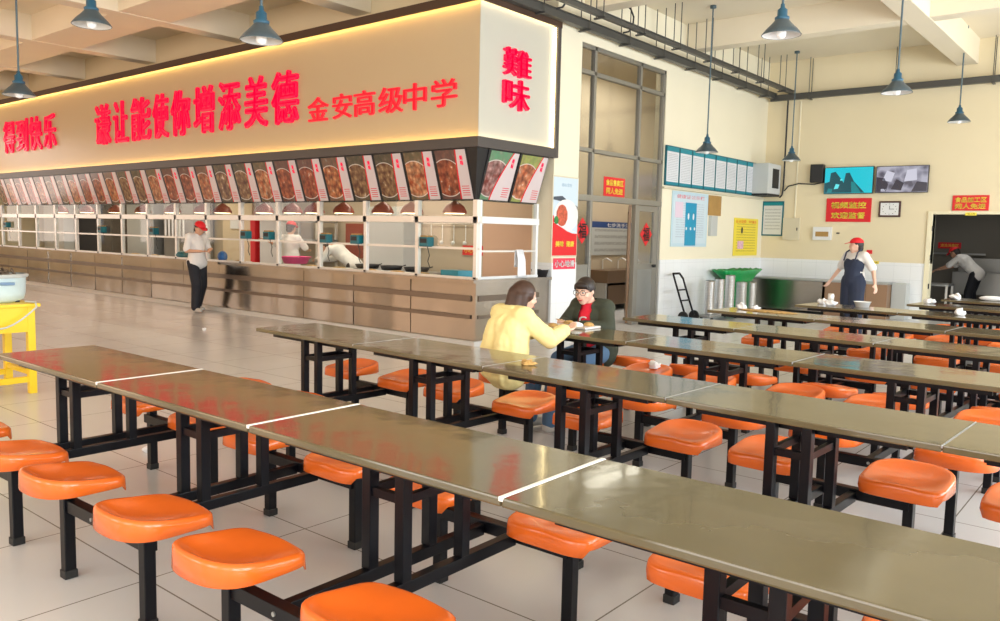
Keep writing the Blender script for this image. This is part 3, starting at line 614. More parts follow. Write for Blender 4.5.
# pillar poster
u = thing('pillar_poster', 'tall food poster with red foot on the cream pillar beside the glass doors', 'poster', (XW+.022, 9.762, 1.155))
u.scale = (1, .90, 1)
MB().box((0, -.36, 0), (.012, .36, 1.165), .002).build('backing', 'beige', u)
MB().box((.012, -.34, .02), (.015, .34, 1.145)).build('pale_sheet', mat('pale blue print', srgb(205, 222, 235), .35), u)
pts = [(-.34, .02), (.34, .02), (.34, .34), (.2, .345), (.05, .375), (-.1, .43), (-.22, .50), (-.34, .60)]
def flat(pts, x0, x1): return MB().add([(x0, a, b) for a, b in pts]+[(x1, a, b) for a, b in pts], [tuple(range(len(pts)))[::-1], tuple(len(pts)+i for i in range(len(pts)))]+[(i, (i+1) % len(pts), len(pts)+(i+1) % len(pts), len(pts)+i) for i in range(len(pts))])
flat(pts, .015, .018).build('red_foot', 'red', u)
flat([(-.34, .86), (-.1, .88), (.1, .80), (.34, .74), (.34, .60), (.1, .72), (-.1, .80), (-.34, .82)], .015, .017).build('dark_cloth', mat('blue grey print', srgb(70, 80, 95), .4), u)
flat([(-.34+.0, .50)]+[(.02+.34*math.cos(a), .60+.235*math.sin(a)) for a in [PI*(1.15-i/14*1.5) for i in range(15)]]+[(.34, .36), (.05, .38)], .016, .019).build('plate', 'white', u)
MB().ell((.012, -.10, .60), (.012, .20, .20), 14).build('dish', mat('shredded meat print', (.55, .10, .05, 1), .5, nscale=26, namt=.9), u)
MB().ell((.018, -.25, .53), (.008, .07, .06), 10).build('greens', mat('greens print', (.03, .22, .05, 1), .5, nscale=20, namt=.5), u)
text('用心烹饪', .28, .05, mat('faint blue print', srgb(150, 180, 205), .5), (.016, .02, 1.04), u, 'lettering', .002, 0, 'x')
text('美味  健康', .52, .085, 'yellow', (.019, 0, .19), u, 'lettering', .003, .028, 'x')
u = xsign('wet_floor_sign', 9.50, 10.05, .975, 1.135, mat('pink red sign', (.80, .05, .10, 1), .45), 'pink-red sign with white characters on the white tiled pillar under the poster', 'sign', XW+.032, .006)
text('小心地滑', .50, .10, 'white', (.008, 0, .08), u, 'lettering', .003, .028, 'x')
# eight notice panels
for i in range(8):
    y0 = 12.72+.49*i
    u = xsign('notice_board', y0+.008, y0+.482, 2.375, 3.06, 'teal', '%s of eight teal-edged notice boards in a row, counted from the glass doors' % NTH[i], 'notice board', XW+.01, .03, 'row of eight notice boards')
    MB().box((.03, -.215, .02), (.034, .215, .665)).build('sheet', 'notice', u)
struct(MB().box((XW, 12.66, 2.315), (XW+.06, 17.15, 2.345), .003), 'trim_7', 'beige')
u = xsign('health_poster', 13.05, 14.48, 1.31, 2.30, mat('pale blue sheet', srgb(190, 215, 228), .35), 'pale blue poster with a turquoise centre column under the notice boards', 'poster', XW+.005, .012)
MB().box((.012, -.66, .06), (.014, .66, .92)).build('sheet', 'bnotice', u); MB().box((.014, -.20, .02), (.017, .24, .80)).build('centre_column', mat('turquoise', (.0, .30, .52, 1), .4), u)
text('健康证公示栏', 1.1, .07, mat('pink print', (.75, .2, .25, 1), .5), (.015, 0, .90), u, 'lettering', .002, 0, 'x')
for a, b in ((-.08, .55), (.12, .55)): MB().ell((.017, a, b), (.002, .035, .06), 10).build('figure_mark', 'white', u)
for a in (-.15, .02, .18): MB().ell((.017, a, .33), (.002, .03, .03), 10).build('dot_mark', 'white', u)
MB().box((.014, -.60, .52), (.017, -.30, .80)).build('photo_card', mat('pinkish card', srgb(225, 205, 222), .5), u)
xsign('wall_plaque', 14.52, 15.06, 1.91, 2.29, 'wood', 'brown wooden plaque beside the pale blue poster', 'plaque')
xsign('junction_box', 14.56, 14.84, 1.52, 1.90, 'gbox', 'small grey box on the wall below the brown plaque', 'box', XW, .06)
u = xsign('yellow_poster', 15.73, 16.95, 1.13, 1.90, 'ynotice', 'yellow notice poster on the wall above the green bin', 'poster', XW+.004, .01)
text('反对浪费', .5, .07, mat('orange print', (.8, .2, .02, 1), .5), (.011, -.28, .70), u, 'lettering', .002, 0, 'x'); text('节约粮食', .4, .06, mat('orange print', (.8, .2, .02, 1), .5), (.011, .3, .70), u, 'lettering', .002, 0, 'x')
MB().box((.01, -.42, .14), (.012, -.12, .30)).build('picture', mat('pink picture', (.75, .45, .55, 1), .5, nscale=20, namt=.5), u)
MB().ell((.011, -.22, .52), (.003, .05, .07), 10).build('figure_mark', 'dark', u)

# washroom seen through the doorway
u = thing('washing_poster', 'poster with a blue header on the washroom wall beyond the doorway', 'poster', (-8.99, 14.6, 1.08))
MB().box((0, -.95, 0), (.015, .95, .68), .002).build('sheet', 'sink_poster', u); text('七步洗手法', .9, .08, 'white', (.016, .1, .615), u, 'lettering', .002, 0, 'x')
t = thing('wash_basin_unit', 'brown and steel wash basin unit beyond the glass doorway', 'sink', (-8.75, 14.6, 0))
MB().box((-.25, -1.1, .55), (.3, 1.1, .80), .01).build('trough', mat('basin brown', (.16, .10, .06, 1), .4, .4), t)
for y in (-1.05, 0, 1.05): MB().box((-.2, y-.03, 0), (.25, y+.03, .55)).build('leg', 'steel2', t)
MB().box((-.24, -1.0, .12), (.26, .6, .5)).build('shelf_panel', 'bronze', t)
for y in (-.5, .1, .6): MB().path([(-.2, y, .8), (-.2, y, .98), (-.1, y, 1.02), (.02, y, .96)], .015).build('tap', 'alu', t)

# ------------------------------------------------------------------ things on the television wall
def ysign(name, x0, x1, z0, z1, m, label, cat, th=.02, y=YB, ch=.002):
    u = thing(name, label, cat, ((x0+x1)/2, y, z0)); w = x1-x0
    MB().box((-w/2, -th, 0), (w/2, 0, z1-z0), ch).build('panel', m, u); return u
def tv(x0, x1, z0, z1, m, label):
    u = thing('television', label, 'television', ((x0+x1)/2, YB-.05, z0)); w, h = x1-x0, z1-z0
    MB().box((-w/2, -.04, 0), (w/2, .01, h), .008).build('case', 'blackfr', u); MB().box((-w/2+.012, -.043, .014), (w/2-.012, -.04, h-.012)).build('screen', m, u)
    MB().box((-.15, .01, .15), (.15, .05, h-.15)).build('bracket', 'dark', u)
    def poly(pts, mm, dpt):                                  # shapes of the picture shown on the flat screen
        a_ = [((p-.5)*(w-.03), -.0435-dpt, .02+q*(h-.035)) for p, q in pts]; return MB().add(a_, [tuple(range(len(a_)))]).build('picture_shape', mm, u)
    if m == 'cctv1':
        poly([(0, 0), (.30, 0), (.42, .35), (.35, .55), (.22, .85), (.12, .80), (.10, .45), (0, .40)], 'cctvd', 0); poly([(.30, 0), (.85, 0), (.62, .45), (.52, .80), (.44, .78), (.40, .35)], 'cctvd', .0003)
        poly([(.58, 0), (.78, 0), (.62, .42), (.56, .44)], 'cctvm', .0006); poly([(.05, .02), (.16, .02), (.17, .16), (.08, .18)], 'cctvm', .0006); poly([(.20, .15), (.29, .17), (.32, .33), (.24, .36)], 'cctvl', .0006); poly([(.33, .48), (.38, .5), (.37, .56), (.33, .55)], 'cctvl', .0006)
    else:
        for pts, mm in (([(0, 0), (.2, 0), (.24, .3), (.16, .55), (0, .6)], 'gd'), ([(.3, .1), (.5, .05), (.55, .35), (.4, .5)], 'gd'), ([(.7, 0), (1, 0), (1, .35), (.8, .4)], 'gd'), ([(.12, .45), (.3, .4), (.36, .75), (.2, .85)], 'gl'), ([(.55, .4), (.8, .45), (.78, .9), (.6, .85)], 'gl'), ([(.1, .02), (.2, .02), (.2, .12), (.1, .12)], 'gl')): poly(pts, mm, .0004)
tv(-5.61, -4.665, 2.425, 2.96, 'cctv1', 'wall television showing a cyan camera picture'); tv(-4.62, -3.68, 2.43, 2.95, 'cctv2', 'wall television showing a grey camera picture')
u = thing('loudspeaker', 'flat black loudspeaker on the wall left of the cyan screen', 'loudspeaker', (-5.76, YB, 2.66)); MB().box((-.13, -.14, 0), (.13, 0, .37), .01).build('case', 'blackfr', u); MB().box((-.11, -.145, .02), (.11, -.14, .35)).build('grille', 'dark', u)
u = ysign('monitor_sign', -5.56, -4.69, 1.865, 2.34, 'red', 'large red sign with two lines of yellow characters under the cyan screen', 'sign')
text('视频监控', .68, .13, 'yellow', (0, -.022, .335), u, 'lettering', .003, .028); text('欢迎监督', .66, .13, 'yellow', (0, -.022, .13), u, 'lettering', .003, .028)
u = thing('wall_clock', 'square wall clock with dark frame beside the red monitor sign', 'clock', (-4.345, YB, 1.965))
MB().box((-.2, -.04, 0), (.2, 0, .31), .01).build('frame', mat('dark wood', (.05, .012, .01, 1), .35), u); MB().box((-.165, -.043, .035), (.165, -.04, .275)).build('dial', 'white', u)
MB().obox((.0, -.045, .185), (.008, .003, .07)).obox((.04, -.045, .155), (.09, .003, .008)).build('hands', 'dark', u)
for i in range(12):
    a = i*PI/6; MB().obox((.13*math.sin(a), -.045, .155+.10*math.cos(a)), (.012, .002, .012)).build('hour_mark', 'dark', u)
u = ysign('notice_sign', -3.26, -2.665, 2.09, 2.372, 'red', 'small red sign with yellow characters above the back room doorway', 'sign')
text('食品加工区', .52, .10, 'yellow', (0, -.022, .20), u, 'lettering', .003, .028); text('闲人免进', .50, .10, 'yellow', (0, -.022, .08), u, 'lettering', .003, .028)
u = ysign('door_plate', -3.03, -2.845, 2.0, 2.055, 'yellow', 'tiny yellow plate on the door lintel under the red sign', 'plate', .006, YB-.03); text('加工间', .12, .03, 'dark', (0, -.007, .027), u, 'lettering', .001)
u = ysign('framed_notice', -6.90, -6.44, 1.555, 2.29, 'teal', 'teal framed notice in the corner left of the grey electrical cabinet', 'notice'); MB().box((-.2, -.024, .03), (.2, -.02, .71)).build('sheet', 'notice_x', u)
u = ysign('electrical_cabinet', -6.43, -6.08, 1.475, 1.937, 'beige', 'pale grey electrical cabinet door on the wall beside the teal notice', 'electrical cabinet', .05); MB().box((.12, -.06, .2), (.14, -.05, .26)).build('handle', 'dark', u)
u = ysign('breaker_box', -5.79, -5.42, 1.49, 1.757, 'white', 'white breaker box with a brown window under the red monitor sign', 'breaker box', .06); MB().box((-.13, -.064, .07), (.13, -.06, .17)).build('breaker_cover', 'wood', u)
ysign('fire_call_point', -4.72, -4.62, 1.235, 1.31, 'red', 'small red fire call point on the wall right of the standing woman', 'fire call point', .03)
u = ysign('switch_label', -4.65, -4.48, 1.04, 1.095, 'yellow', 'small yellow label below the red fire call point', 'label', .004, YB-.012); text('消火栓', .12, .03, 'dark', (0, -.005, .027), u, 'lettering', .001)
ysign('hook_mark', -5.33, -5.27, 1.62, 1.65, 'dark', 'tiny dark wall hook beside the breaker box', 'hook', .02)
# big grey speaker/cabinet in the corner
t = thing('wall_cabinet', 'grey metal wall cabinet with a dark slot high in the room corner', 'wall cabinet', (-6.72, 16.80, 2.42))
MB().box((-.17, -.35, .0), (.19, .33, .62), .012).build('case', 'gbox', t); MB().box((.19, -.34, .01), (.197, .32, .61)).build('front_face', mat('pale grey', (.62, .64, .64, 1), .4), t)
MB().box((.197, -.12, .12), (.203, .22, .52)).build('slot', 'dark', t); MB().box((-.17, -.35, -.04), (.19, .33, 0)).build('bracket', 'dark', t)
# low steel cabinets along the wall
t = thing('steel_chest', 'long low stainless chest along the back wall behind the woman', 'chest', (-6.0, 16.85, 0))
MB().box((-.8, -.3, .05), (.66, .33, .66), .006).build('body', 'steel', t); MB().box((-.82, -.32, .66), (.68, .335, .69), .006).build('lid', 'steel2', t)
t = thing('brown_cabinet', 'low brown panelled cabinet right of the stainless chest', 'cabinet', (-4.72, 16.85, 0))
MB().box((-.58, -.28, 0), (.58, .33, .66), .006).build('body', 'brownpanel', t); MB().box((-.6, -.3, .66), (.6, .335, .69), .004).build('worktop', 'steel2', t)
for x in (-.2, .2): MB().box((x-.004, -.284, .04), (x+.004, -.28, .64)).build('seam', 'bronze', t)
solo(MB().box((-.13, -.15, 0), (.13, .15, .69), .006), 'tile_plinth', 'gbox', 'pale grey block at the right end of the brown cabinet', 'plinth', (-4.0, 16.98, 0))
# stacks of steel trays on a dolly, green bin, hand trolley
t = thing('dolly', 'low flat dolly under the stacks of steel bowls', 'dolly', (-6.3, 14.4, 0)); MB().box((-.14, -1.15, .08), (.14, 1.15, .12), .01).build('deck', 'steel2', t)
for x in (-.1, .1):
    for y in (-1.0, 0, 1.0): MB().lathe([(.0, -.012), (.038, -.012), (.038, .012), (0, .012)], n=12).build('wheel', 'dark', t)
for o in t.children:
    pass
wi = [o for o in t.children if o.name.startswith('wheel')]
for o, (x, y) in zip(wi, [(x, y) for x in (-.1, .1) for y in (-1.0, 0, 1.0)]): o.location = (x, y, .038); o.rotation_euler = (0, PI/2, 0)
for i, (y, h, r) in enumerate(((13.48, .61, .085), (13.89, .62, .085), (14.33, .68, .09), (14.86, .54, .105), (15.35, .53, .09))):
    prof = [(r*.8, 0)]; nn = int(h/.028)
    for j in range(nn): prof += [(r*.93, .028*j+.004), (r, .028*j+.016), (r, .028*j+.022), (r*.93, .028*j+.026)]
    prof += [(r*.9, h), (r*.85, h-.03), (0, h-.04)]
    solo(MB().lathe(prof, n=24), 'steel_bowl_stack', mat('bowl steel', (.62, .62, .63, 1), .28, .9), 'tall stack of nested steel bowls by the corner wall, %s from the hand trolley' % NTH[i], 'stacked bowls', (-6.3, y, .12), 'stacks of steel bowls')
t = thing('green_bin', 'open green plastic bin with wavy rim behind the steel bowl stacks', 'bin', (-6.64, 15.45, 0))
vs = []; fs = []; N = 40
def ring(a, b, z, wv=0): return [(a*math.copysign(abs(math.cos(2*PI*i/N))**.6, math.cos(2*PI*i/N)), b*math.copysign(abs(math.sin(2*PI*i/N))**.6, math.sin(2*PI*i/N)), z+wv*math.sin(i*2.7)) for i in range(N)]
for a, b, z, wv in ((.14, .40, 0, 0), (.17, .50, .66, 0), (.19, .70, .76, 0), (.225, .93, .86, .015), (.215, .90, .875, .015), (.16, .48, .70, 0), (.13, .38, .05, 0)): vs += ring(a, b, z, wv)
for j in range(6): fs += [(j*N+i, j*N+(i+1) % N, (j+1)*N+(i+1) % N, (j+1)*N+i) for i in range(N)]
MB().add(vs, fs, True).build('bin_body', 'green', t)
MB().add([(x, y, .04) for x, y, z in ring(.14, .4, 0)], [tuple(range(N))]).build('bin_bottom', 'green', t)
t = thing('hand_trolley', 'black hand trolley leaning on the white tiled wall beside the bowl stacks', 'hand trolley', (-6.55, 13.02, 0))
t.scale = (.9, .8, 1)
for y in (-.2, .2): MB().path([(.12, y, .12), (-.02, y, .45), (-.14, y, .75)], .02).build('rail', 'black', t)
MB().path([(-.14, -.2, .75), (-.2, -.15, .84), (-.2, .15, .84), (-.14, .2, .75)], .02).build('handle', 'black', t)
MB().path([(.02, -.2, .38), (.02, .2, .38)], .014).path([(-.06, -.2, .56), (-.06, .2, .56)], .014).build('crossbar', 'black', t)
MB().box((.1, -.22, .03), (.34, .22, .045)).build('toe_plate', 'dark', t)
for y in (-.26, .26): MB().tube((.1, y-.025, .10), (.1, y+.025, .10), .10, n=18).build('wheel', 'cap', t)
# back room contents
u = thing('wall_sign', 'dim red sign on the back room wall above the bending worker', 'sign', (-4.05, YB+4.19, 1.36)); MB().box((-.24, -.02, 0), (.24, 0, .14)).build('panel', 'red', u); text('清洗消毒区', .38, .07, 'yellow', (0, -.021, .07), u, 'lettering', .002)
solo(MB().box((-.9, -.02, 0), (.9, .02, .04)), 'wall_rail', 'steel2', 'thin dark rail on the back room wall behind the bending worker', 'rail', (-4.2, YB+4.15, 1.22))
t = thing('prep_table', 'steel table just inside the back room left of the bending worker', 'table', (-3.85, YB+1.2, 0))
MB().box((-.45, -.3, .62), (.45, .3, .66), .005).build('tabletop', 'steel2', t)
for x in (-.42, .42):
    for y in (-.27, .27): MB().box((x-.02, y-.02, 0), (x+.02, y+.02, .62)).build('leg', 'alu', t)
t = thing('sink_bench', 'long steel sink bench against the back room wall', 'sink', (-2.2, YB+3.7, 0))
MB().box((-1.6, -.35, .35), (1.6, .4, .85), .01).build('trough', 'steel2', t); MB().box((-1.6, .3, .85), (1.6, .4, 1.15)).build('splashback', 'steel2', t)
for x in (-1.5, 0, 1.5): MB().box((x-.03, -.3, 0), (x+.03, -.24, .35)).build('leg', 'alu', t)
solo(MB().box((-.3, -.02, 0), (.3, .02, 1.5), .01), 'dark_door', 'bronze', 'dark brown door leaf inside the back room at its left side', 'door', (-4.75, YB+2.6, .3))

# ------------------------------------------------------------------ cable trays
def tray(name, p, q, w, h, label, rods):
    t = thing(name, label, 'cable tray', p); d = Vector(q)-Vector(p)
    MB().bar((0, 0, 0), d, w, h).build('channel', 'tray', t)
    MB().bar((0, 0, h/2), d+Vector((0, 0, h/2)), w+.03, .012).build('cover', 'tray', t)
    n = rods; dn = d.normalized(); sd = Vector((-dn.y, dn.x, 0))
    for i in range(n):
        c = d*((i+.5)/n); top = ZC-p[2]-.012
        if abs((p[1]+c.y)-10.3) < .2 or abs((p[1]+c.y)-13.5) < .2: top = 4.755-p[2]
        for s in (-1, 1): MB().tube(c+sd*s*(w/2+.03)+Vector((0, 0, -h/2-.01)), c+sd*s*(w/2+.03)+Vector((0, 0, top)), .008, n=6).build('rod', 'tray', t)
        MB().bar(c-sd*(w/2+.06)+Vector((0, 0, -h/2-.015)), c+sd*(w/2+.06)+Vector((0, 0, -h/2-.015)), .04, .02).build('bracket', 'tray', t)
tray('cable_tray', (-6.74, 7.2, 4.47), (-6.74, 17.1, 4.47), .10, .11, 'thick dark cable tray running along the glass front wall', 9)
tray('cable_tray', (-6.36, 6.9, 4.52), (-6.36, 17.1, 4.52), .06, .07, 'thinner dark cable tray hanging beside the thick one', 9)
tray('cable_tray', (-6.8, 17.08, 4.43), (XR, 17.08, 4.43), .09, .11, 'dark cable tray running across the back wall above the screens', 7)
for i, (y, x) in enumerate(((9.0, -6.55), (10.6, -6.5), (8.0, -6.55))):
    pts = [(x+.19*math.cos(a)*.8, y+.35*math.sin(a*1.0)*.3, 4.95-.4*math.cos(a*.5)+.2*math.sin(a)) for a in [PI*(-.4+.2*j) for j in range(8)]]
    solo(MB().path([Vector(p)-Vector(pts[0]) for p in pts], .013), 'loose_cable', 'dark', 'loose black cable looping above the cable trays, %s of three' % ('nearest the pillar', 'right-hand', 'over the fascia end')[i], 'cable', pts[0], 'loose looping cables')
solo(MB().path([(0, 0, 0), (0, 0, -1.8), (-.01, -.02, -1.98), (-.06, -.03, -2.04)], .018), 'power_cable', 'dark', 'dark cable dropping from the tray beside the grey wall cabinet', 'cable', (-6.45, 17.12, 4.40))
solo(MB().path([(0, 0, 0), (.08, 0, .10), (.3, -.01, .15), (.62, 0, .13), (.86, 0, .18)], .013), 'power_cable', 'dark', 'dark cable sagging along the wall to the black loudspeaker', 'cable', (-6.44, 17.15, 2.50))
solo(MB().box((-.012, -.01, 0), (.012, .01, 2.4)), 'cable_conduit', 'cream', 'thin cream conduit running down the wall beside the electrical cabinet', 'conduit', (-6.2, 17.19, 1.94))

# ------------------------------------------------------------------ pendant lamps
def lamp(x, y, z, label):
    t = thing('pendant_lamp', label, 'pendant lamp', (x, y, z), 0, 'blue enamel pendant lamps')
    if LP:
        for ch in LP[0]: c = ch.copy(); C.objects.link(c); c.parent = t
    else:
        R = .18
        o1 = MB().lathe([(R, 0), (R*1.01, .006), (R*.80, .055), (R*.52, .105), (R*.38, .135), (R*.34, .15), (R*.30, .15), (R*.33, .13), (R*.48, .10), (R*.77, .049), (R*.985, .0)], n=32, cap=False).build('shade', 'lampsh', t)
        o2 = MB().lathe([(R*.36, .135), (R*.38, .165), (R*.26, .18), (R*.25, .235), (R*.12, .255), (R*.10, .29), (0, .295)], n=20).build('lamp_holder', 'lamp', t)
        o3 = MB().lathe([(R*.97, .002), (R*.75, .045), (R*.46, .096), (R*.3, .125), (0, .127)], n=32, cap=False).build('reflector', 'lampin', t)
        o4 = MB().lathe([(0, -.03), (.035, -.02), (.045, .01), (.045, .06), (.03, .11), (.03, .12)], n=16).build('bulb', 'bulb', t)
        LP.append([o1, o2, o3, o4])
    top = ZC-z
    MB().tube((0, 0, .28), (0, 0, top-.02), .012, n=8).build('rod', 'rod', t)
    MB().lathe([(.05, top-.04), (.05, top), (0, top)], n=16).build('ceiling_plate', 'rod', t)
LP = []
for x, y, z, l in ((-3.02, 7.75, 3.40, 'blue pendant lamp hanging nearest above the right side of the picture'), (-2.80, 11.03, 3.32, 'blue pendant lamp hanging in front of the back wall between the screens and the doorway'),
                   (-3.05, 16.1, 3.58, 'blue pendant lamp near the back room doorway'), (-6.05, 16.4, 3.06, 'blue pendant lamp above the grey wall cabinet'), (-6.01, 12.5, 2.87, 'blue pendant lamp in front of the row of notice boards'),
                   (-8.28, 3.69, 3.40, 'dark blue pendant lamp over the left hall, cut by the picture top'), (-6.16, 4.17, 3.07, 'bright blue pendant lamp above the middle slogan'), (-10.8, 3.94, 2.99, 'dark blue pendant lamp overlapping the top edge of the left slogan')):
    lamp(x, y, z, l)

# ------------------------------------------------------------------ dining sets
L0, W0, H0 = 1.2, .535, .75
def seat_mesh():
    vs = []; fs = []; N = 56; a, b = .188, .158; rings = (0, .2, .4, .56, .7, .8, .88, .94, .98, 1.0)
    def outl(t):
        c, s = math.cos(t), math.sin(t); n = 5.0 if s < 0 else 3.4
        r = (abs(c)**n+abs(s)**n)**(-1/n); x, y = a*r*c, b*r*s
        if y > 0: y += .024*math.cos(x/a*PI/2)             # bowed outer side
        return x, y
    def h(x, y, q):
        u, v = x/a, y/b; w_ = max(0, min(1, (q-.55)/.42)); w_ = w_*w_*(3-2*w_)
        z = .443+.028*max(0, (v+.75)/1.75)**1.3*w_+.006*v-.013*math.exp(-(u*u*2.6+(v-.1)**2*2.0))
        z += .004*max(0, -v)**2*math.exp(-(u*2.6)**2)-.003*max(0, -v)**2*math.exp(-((abs(u)-.6)*4)**2)
        if q > .93: z -= .010*((q-.93)/.07)**2
        return z
    for q in rings:
        for i in range(N): x, y = outl(2*PI*i/N); vs.append((x*q, y*q, h(x*q, y*q, q)))
    for q, k in ((1.010, 0), (1.022, 1), (1.0, 2), (.96, 3)):
        for i in range(N):
            x, y = outl(2*PI*i/N); low = .398-(.024 if y < -b*.80 else 0)
            vs.append((x*q, y*q, (h(x, y, 1)-.010, low, low-.002, h(x, y, 1)-.02)[k]))
    nr = len(rings)+4
    for j in range(nr-1): fs += [(j*N+i, j*N+(i+1) % N, (j+1)*N+(i+1) % N, (j+1)*N+i) for i in range(N)]
    mb = MB().add(vs, fs, True); mb.add([vs[(nr-1)*N+i] for i in range(N)], [tuple(range(N))[::-1]]); return mb
def make_set():
    t = thing('dining_table', '', 'dining table'); w = W0
    top = MB().box((-L0/2+.002, -w/2, H0-.028), (L0/2-.002, w/2, H0), .006).build('tabletop', 'table', t)
    MB().box((L0/2-.009, -w/2-.001, H0-.012), (L0/2+.009, w/2+.001, H0+.002), .003).build('edge_strip', 'strip', top)
    fr = MB()                                               # frame under the top
    for y in (-.19, .19): fr.box((-.46, y-.015, H0-.058), (.46, y+.015, H0-.029))
    for x in (-.46, -.08, .08, .46): fr.box((x-.015, -.175, H0-.058), (x+.015, .175, H0-.029))
    fr.build('top_frame', 'black', t)
    yo = .03
    for x in (-.08, .08):
        for y in (-.145+yo, .145+yo): MB().box((x-.021, y-.021, .325), (x+.021, y+.021, H0-.030), .003).build('upright', 'black', t)
        MB().box((x-.012, -.124+yo, .585), (x+.012, .124+yo, .615)).build('brace', 'black', t)
        MB().box((x-.019, -.472, .28), (x+.019, .472, .325), .003).build('rail', 'black', t)
    for y in (-.145+yo, .145+yo): MB().box((-.059, y-.012, .585), (.059, y+.012, .615)).build('brace', 'black', t)
    for s in (-1, 1):
        MB().box((-.35-s*.015, s*.495-.023, .287), (.35-s*.015, s*.495+.023, .338), .003).build('crossbar', 'black', t)
        for x0 in (-.33, .33):
            x = x0+(.02 if s < 0 else 0)
            p_ = MB().box((x-.0225, s*.505-.0225, 0), (x+.0225, s*.505+.0225, .38), .004).box((x-.06, s*.505-.04, .372), (x+.06, s*.505+.04, .388)).build('leg', 'black', t)
            MB().box((x-.0265, s*.505-.0265, 0), (x+.0265, s*.505+.0265, .035), .004).build('foot_cap', 'cap', p_)
            o = bpy.data.objects.new('seat', SEATME); C.objects.link(o); o.parent = t; o.location = (x0-(.010 if s > 0 else -.028), s*.482, 0); o.rotation_euler = (0, 0, 0 if s > 0 else PI)
        for x in (-.06, .06): MB().tube((x, s*.517, .312), (x, s*.523, .312), .008, n=8).build('bolt', 'steel2', t)
    return t
SEAT = None
_s = seat_mesh().build('seat', 'orange'); SEATME = _s.data; bpy.data.objects.remove(_s)
proto = make_set()
ROWS = [  # near-left corner x, y, direction, spacing, name
    (-4.975, 1.652, .010, 1.2, 'front', (.02, -.035)), (-5.13, 3.40, -.036, 1.135, 'second', (.04, -.125)), (-4.03, 4.875, -.030, 1.165, 'third', (.03, -.06)), (-3.77, 6.285, -.060, 1.08, 'fourth', (.03, -.06)),
    (-3.61, 7.665, -.070, 1.10, 'fifth', (.03, -.06)), (-3.26, 9.16, -.080, 1.10, 'sixth', (.03, -.06)), (-2.40, 10.46, -.080, 1.10, 'seventh', (.03, -.06)), (-2.29, 11.75, -.080, 1.10, 'back', (.03, -.06))]
first = True
bpy.context.view_layer.update()
for r, (x, y, a, L, nm, (fx, fy)) in enumerate(ROWS):
    k = 0
    while True:
        cx, cy = x+L*k*math.cos(a), y+L*k*math.sin(a)
        if px(cx-math.sin(a)*W0, cy+math.cos(a)*W0, H0)[0] > (1050 if r == 0 else 1003): break
        o = proto if first else copy_tree(proto); first = False
        mx, my = cx+math.cos(a)*L/2-math.sin(a)*W0/2, cy+math.sin(a)*L/2+math.cos(a)*W0/2
        if r == 0: fx = .06 if k >= 3 else .02
        if r == 1: fx = .09-.03*k
        o.location = (mx+fx, my+fy, 0); o.rotation_euler = (0, 0, a); o.scale = (L/L0, 1, 1)
        place = 'at the left end of' if k == 0 else '%s from the left in' % NTH[k]
        o['label'] = 'olive-topped table with four orange seats, %s the %s row' % (place, {'front': 'nearest', 'back': 'farthest'}.get(nm, nm))
        o['group'] = 'dining tables with fixed orange seats'
        for ch in o.children:
            if ch.name.startswith('top_frame'): ch.location = (-fx, -fy, 0)
            if ch.name.startswith('tabletop'):
                ch.location = (-fx, -fy, 0)
                if r > 0:
                    for g in ch.children: 
                        if g.name.startswith('edge_strip'): g.scale = (.3, 1, 1); g.location = (.4185, 0, -.001); g.material_slots[0].link = 'OBJECT'; g.material_slots[0].material = M['steel2']
        k += 1
proto['category'] = 'dining table'

# ------------------------------------------------------------------ small things on tables and floor
def lump(name, m, label, cat, loc_, r, group=None, seed=0, fl=.6):
    mb = MB().ell((0, 0, r*fl*.8), (r, r*.8, r*fl), 22); mb.v = [tuple(Vector(v)+Vector((0, 0, 0))+Vector(v).normalized()*r*(.55*noise.noise(Vector(v)*(1.6/r)+Vector((seed*3.1, 0, 0)))+.30*noise.noise(Vector(v)*(4.5/r)))) for v in mb.v]
    mb.v = [(a, b, max(c, 0.0)) for a, b, c in mb.v]
    return solo(mb, name, m, label, cat, loc_, group)
for i, (x, y, r, w) in enumerate(((-5.065, 2.551, .035, 'behind the first table of the front row'), (-10.6, 6.2, .03, 'out on the open floor before the counter'), (-4.276, 1.25, .03, 'at the left edge under the near seats'), (-2.43, 6.4, .03, 'under the fourth row'))):
    lump('crumpled_tissue', 'paper', 'white crumpled tissue on the floor %s' % w, 'tissue', (x, y, 0), r, seed=i)
for i, (x, y, r, w) in enumerate(((-3.40, 8.05, .055, 'left end of the fifth row'), (-3.28, 8.12, .04, 'left end of the fifth row, smaller'), (-3.07, 9.55, .05, 'left end of the sixth row'), (-2.92, 9.36, .06, 'sixth row in front of the woman'), (-2.22, 10.8, .055, 'left end of the seventh row'), (-2.15, 12.0, .06, 'left end of the farthest row'), (-1.62, 9.3, .055, 'sixth row below the doorway'))):
    lump('crumpled_tissue', 'paper', 'white crumpled tissue on the table, %s' % w, 'tissue', (x, y, H0), r, seed=i+5)
solo(MB().ell((0, 0, .03), (.16, .06, .035), 12).ell((.12, .02, .03), (.1, .05, .03), 10), 'plastic_bag', 'paper', 'white plastic bag on the farthest table row before the doorway', 'bag', (-1.75, 12.1, H0))
basin('bowl', 'white', 'white bowl on the sixth row table beside the woman', 'bowl', (-2.62, 9.50, H0), .09, .06)
solo(MB().lathe([(.035, 0), (.035, .10), (.03, .12), (0, .12)], n=14), 'cup', 'alu', 'small clear cup on the sixth row table in front of the woman', 'cup', (-3.0, 9.62, H0))
solo(MB().ell((0, 0, .004), (.3, .10, .012), 16), 'spilled_food', 'food', 'brownish spilled food on the left table of the fifth row', 'food scraps', (-3.1, 8.0, H0))
lump('crumpled_tissue', 'paper', 'white folded tissue on an orange seat of the third row', 'tissue', (-3.08, 5.66, .445), .05, seed=3)
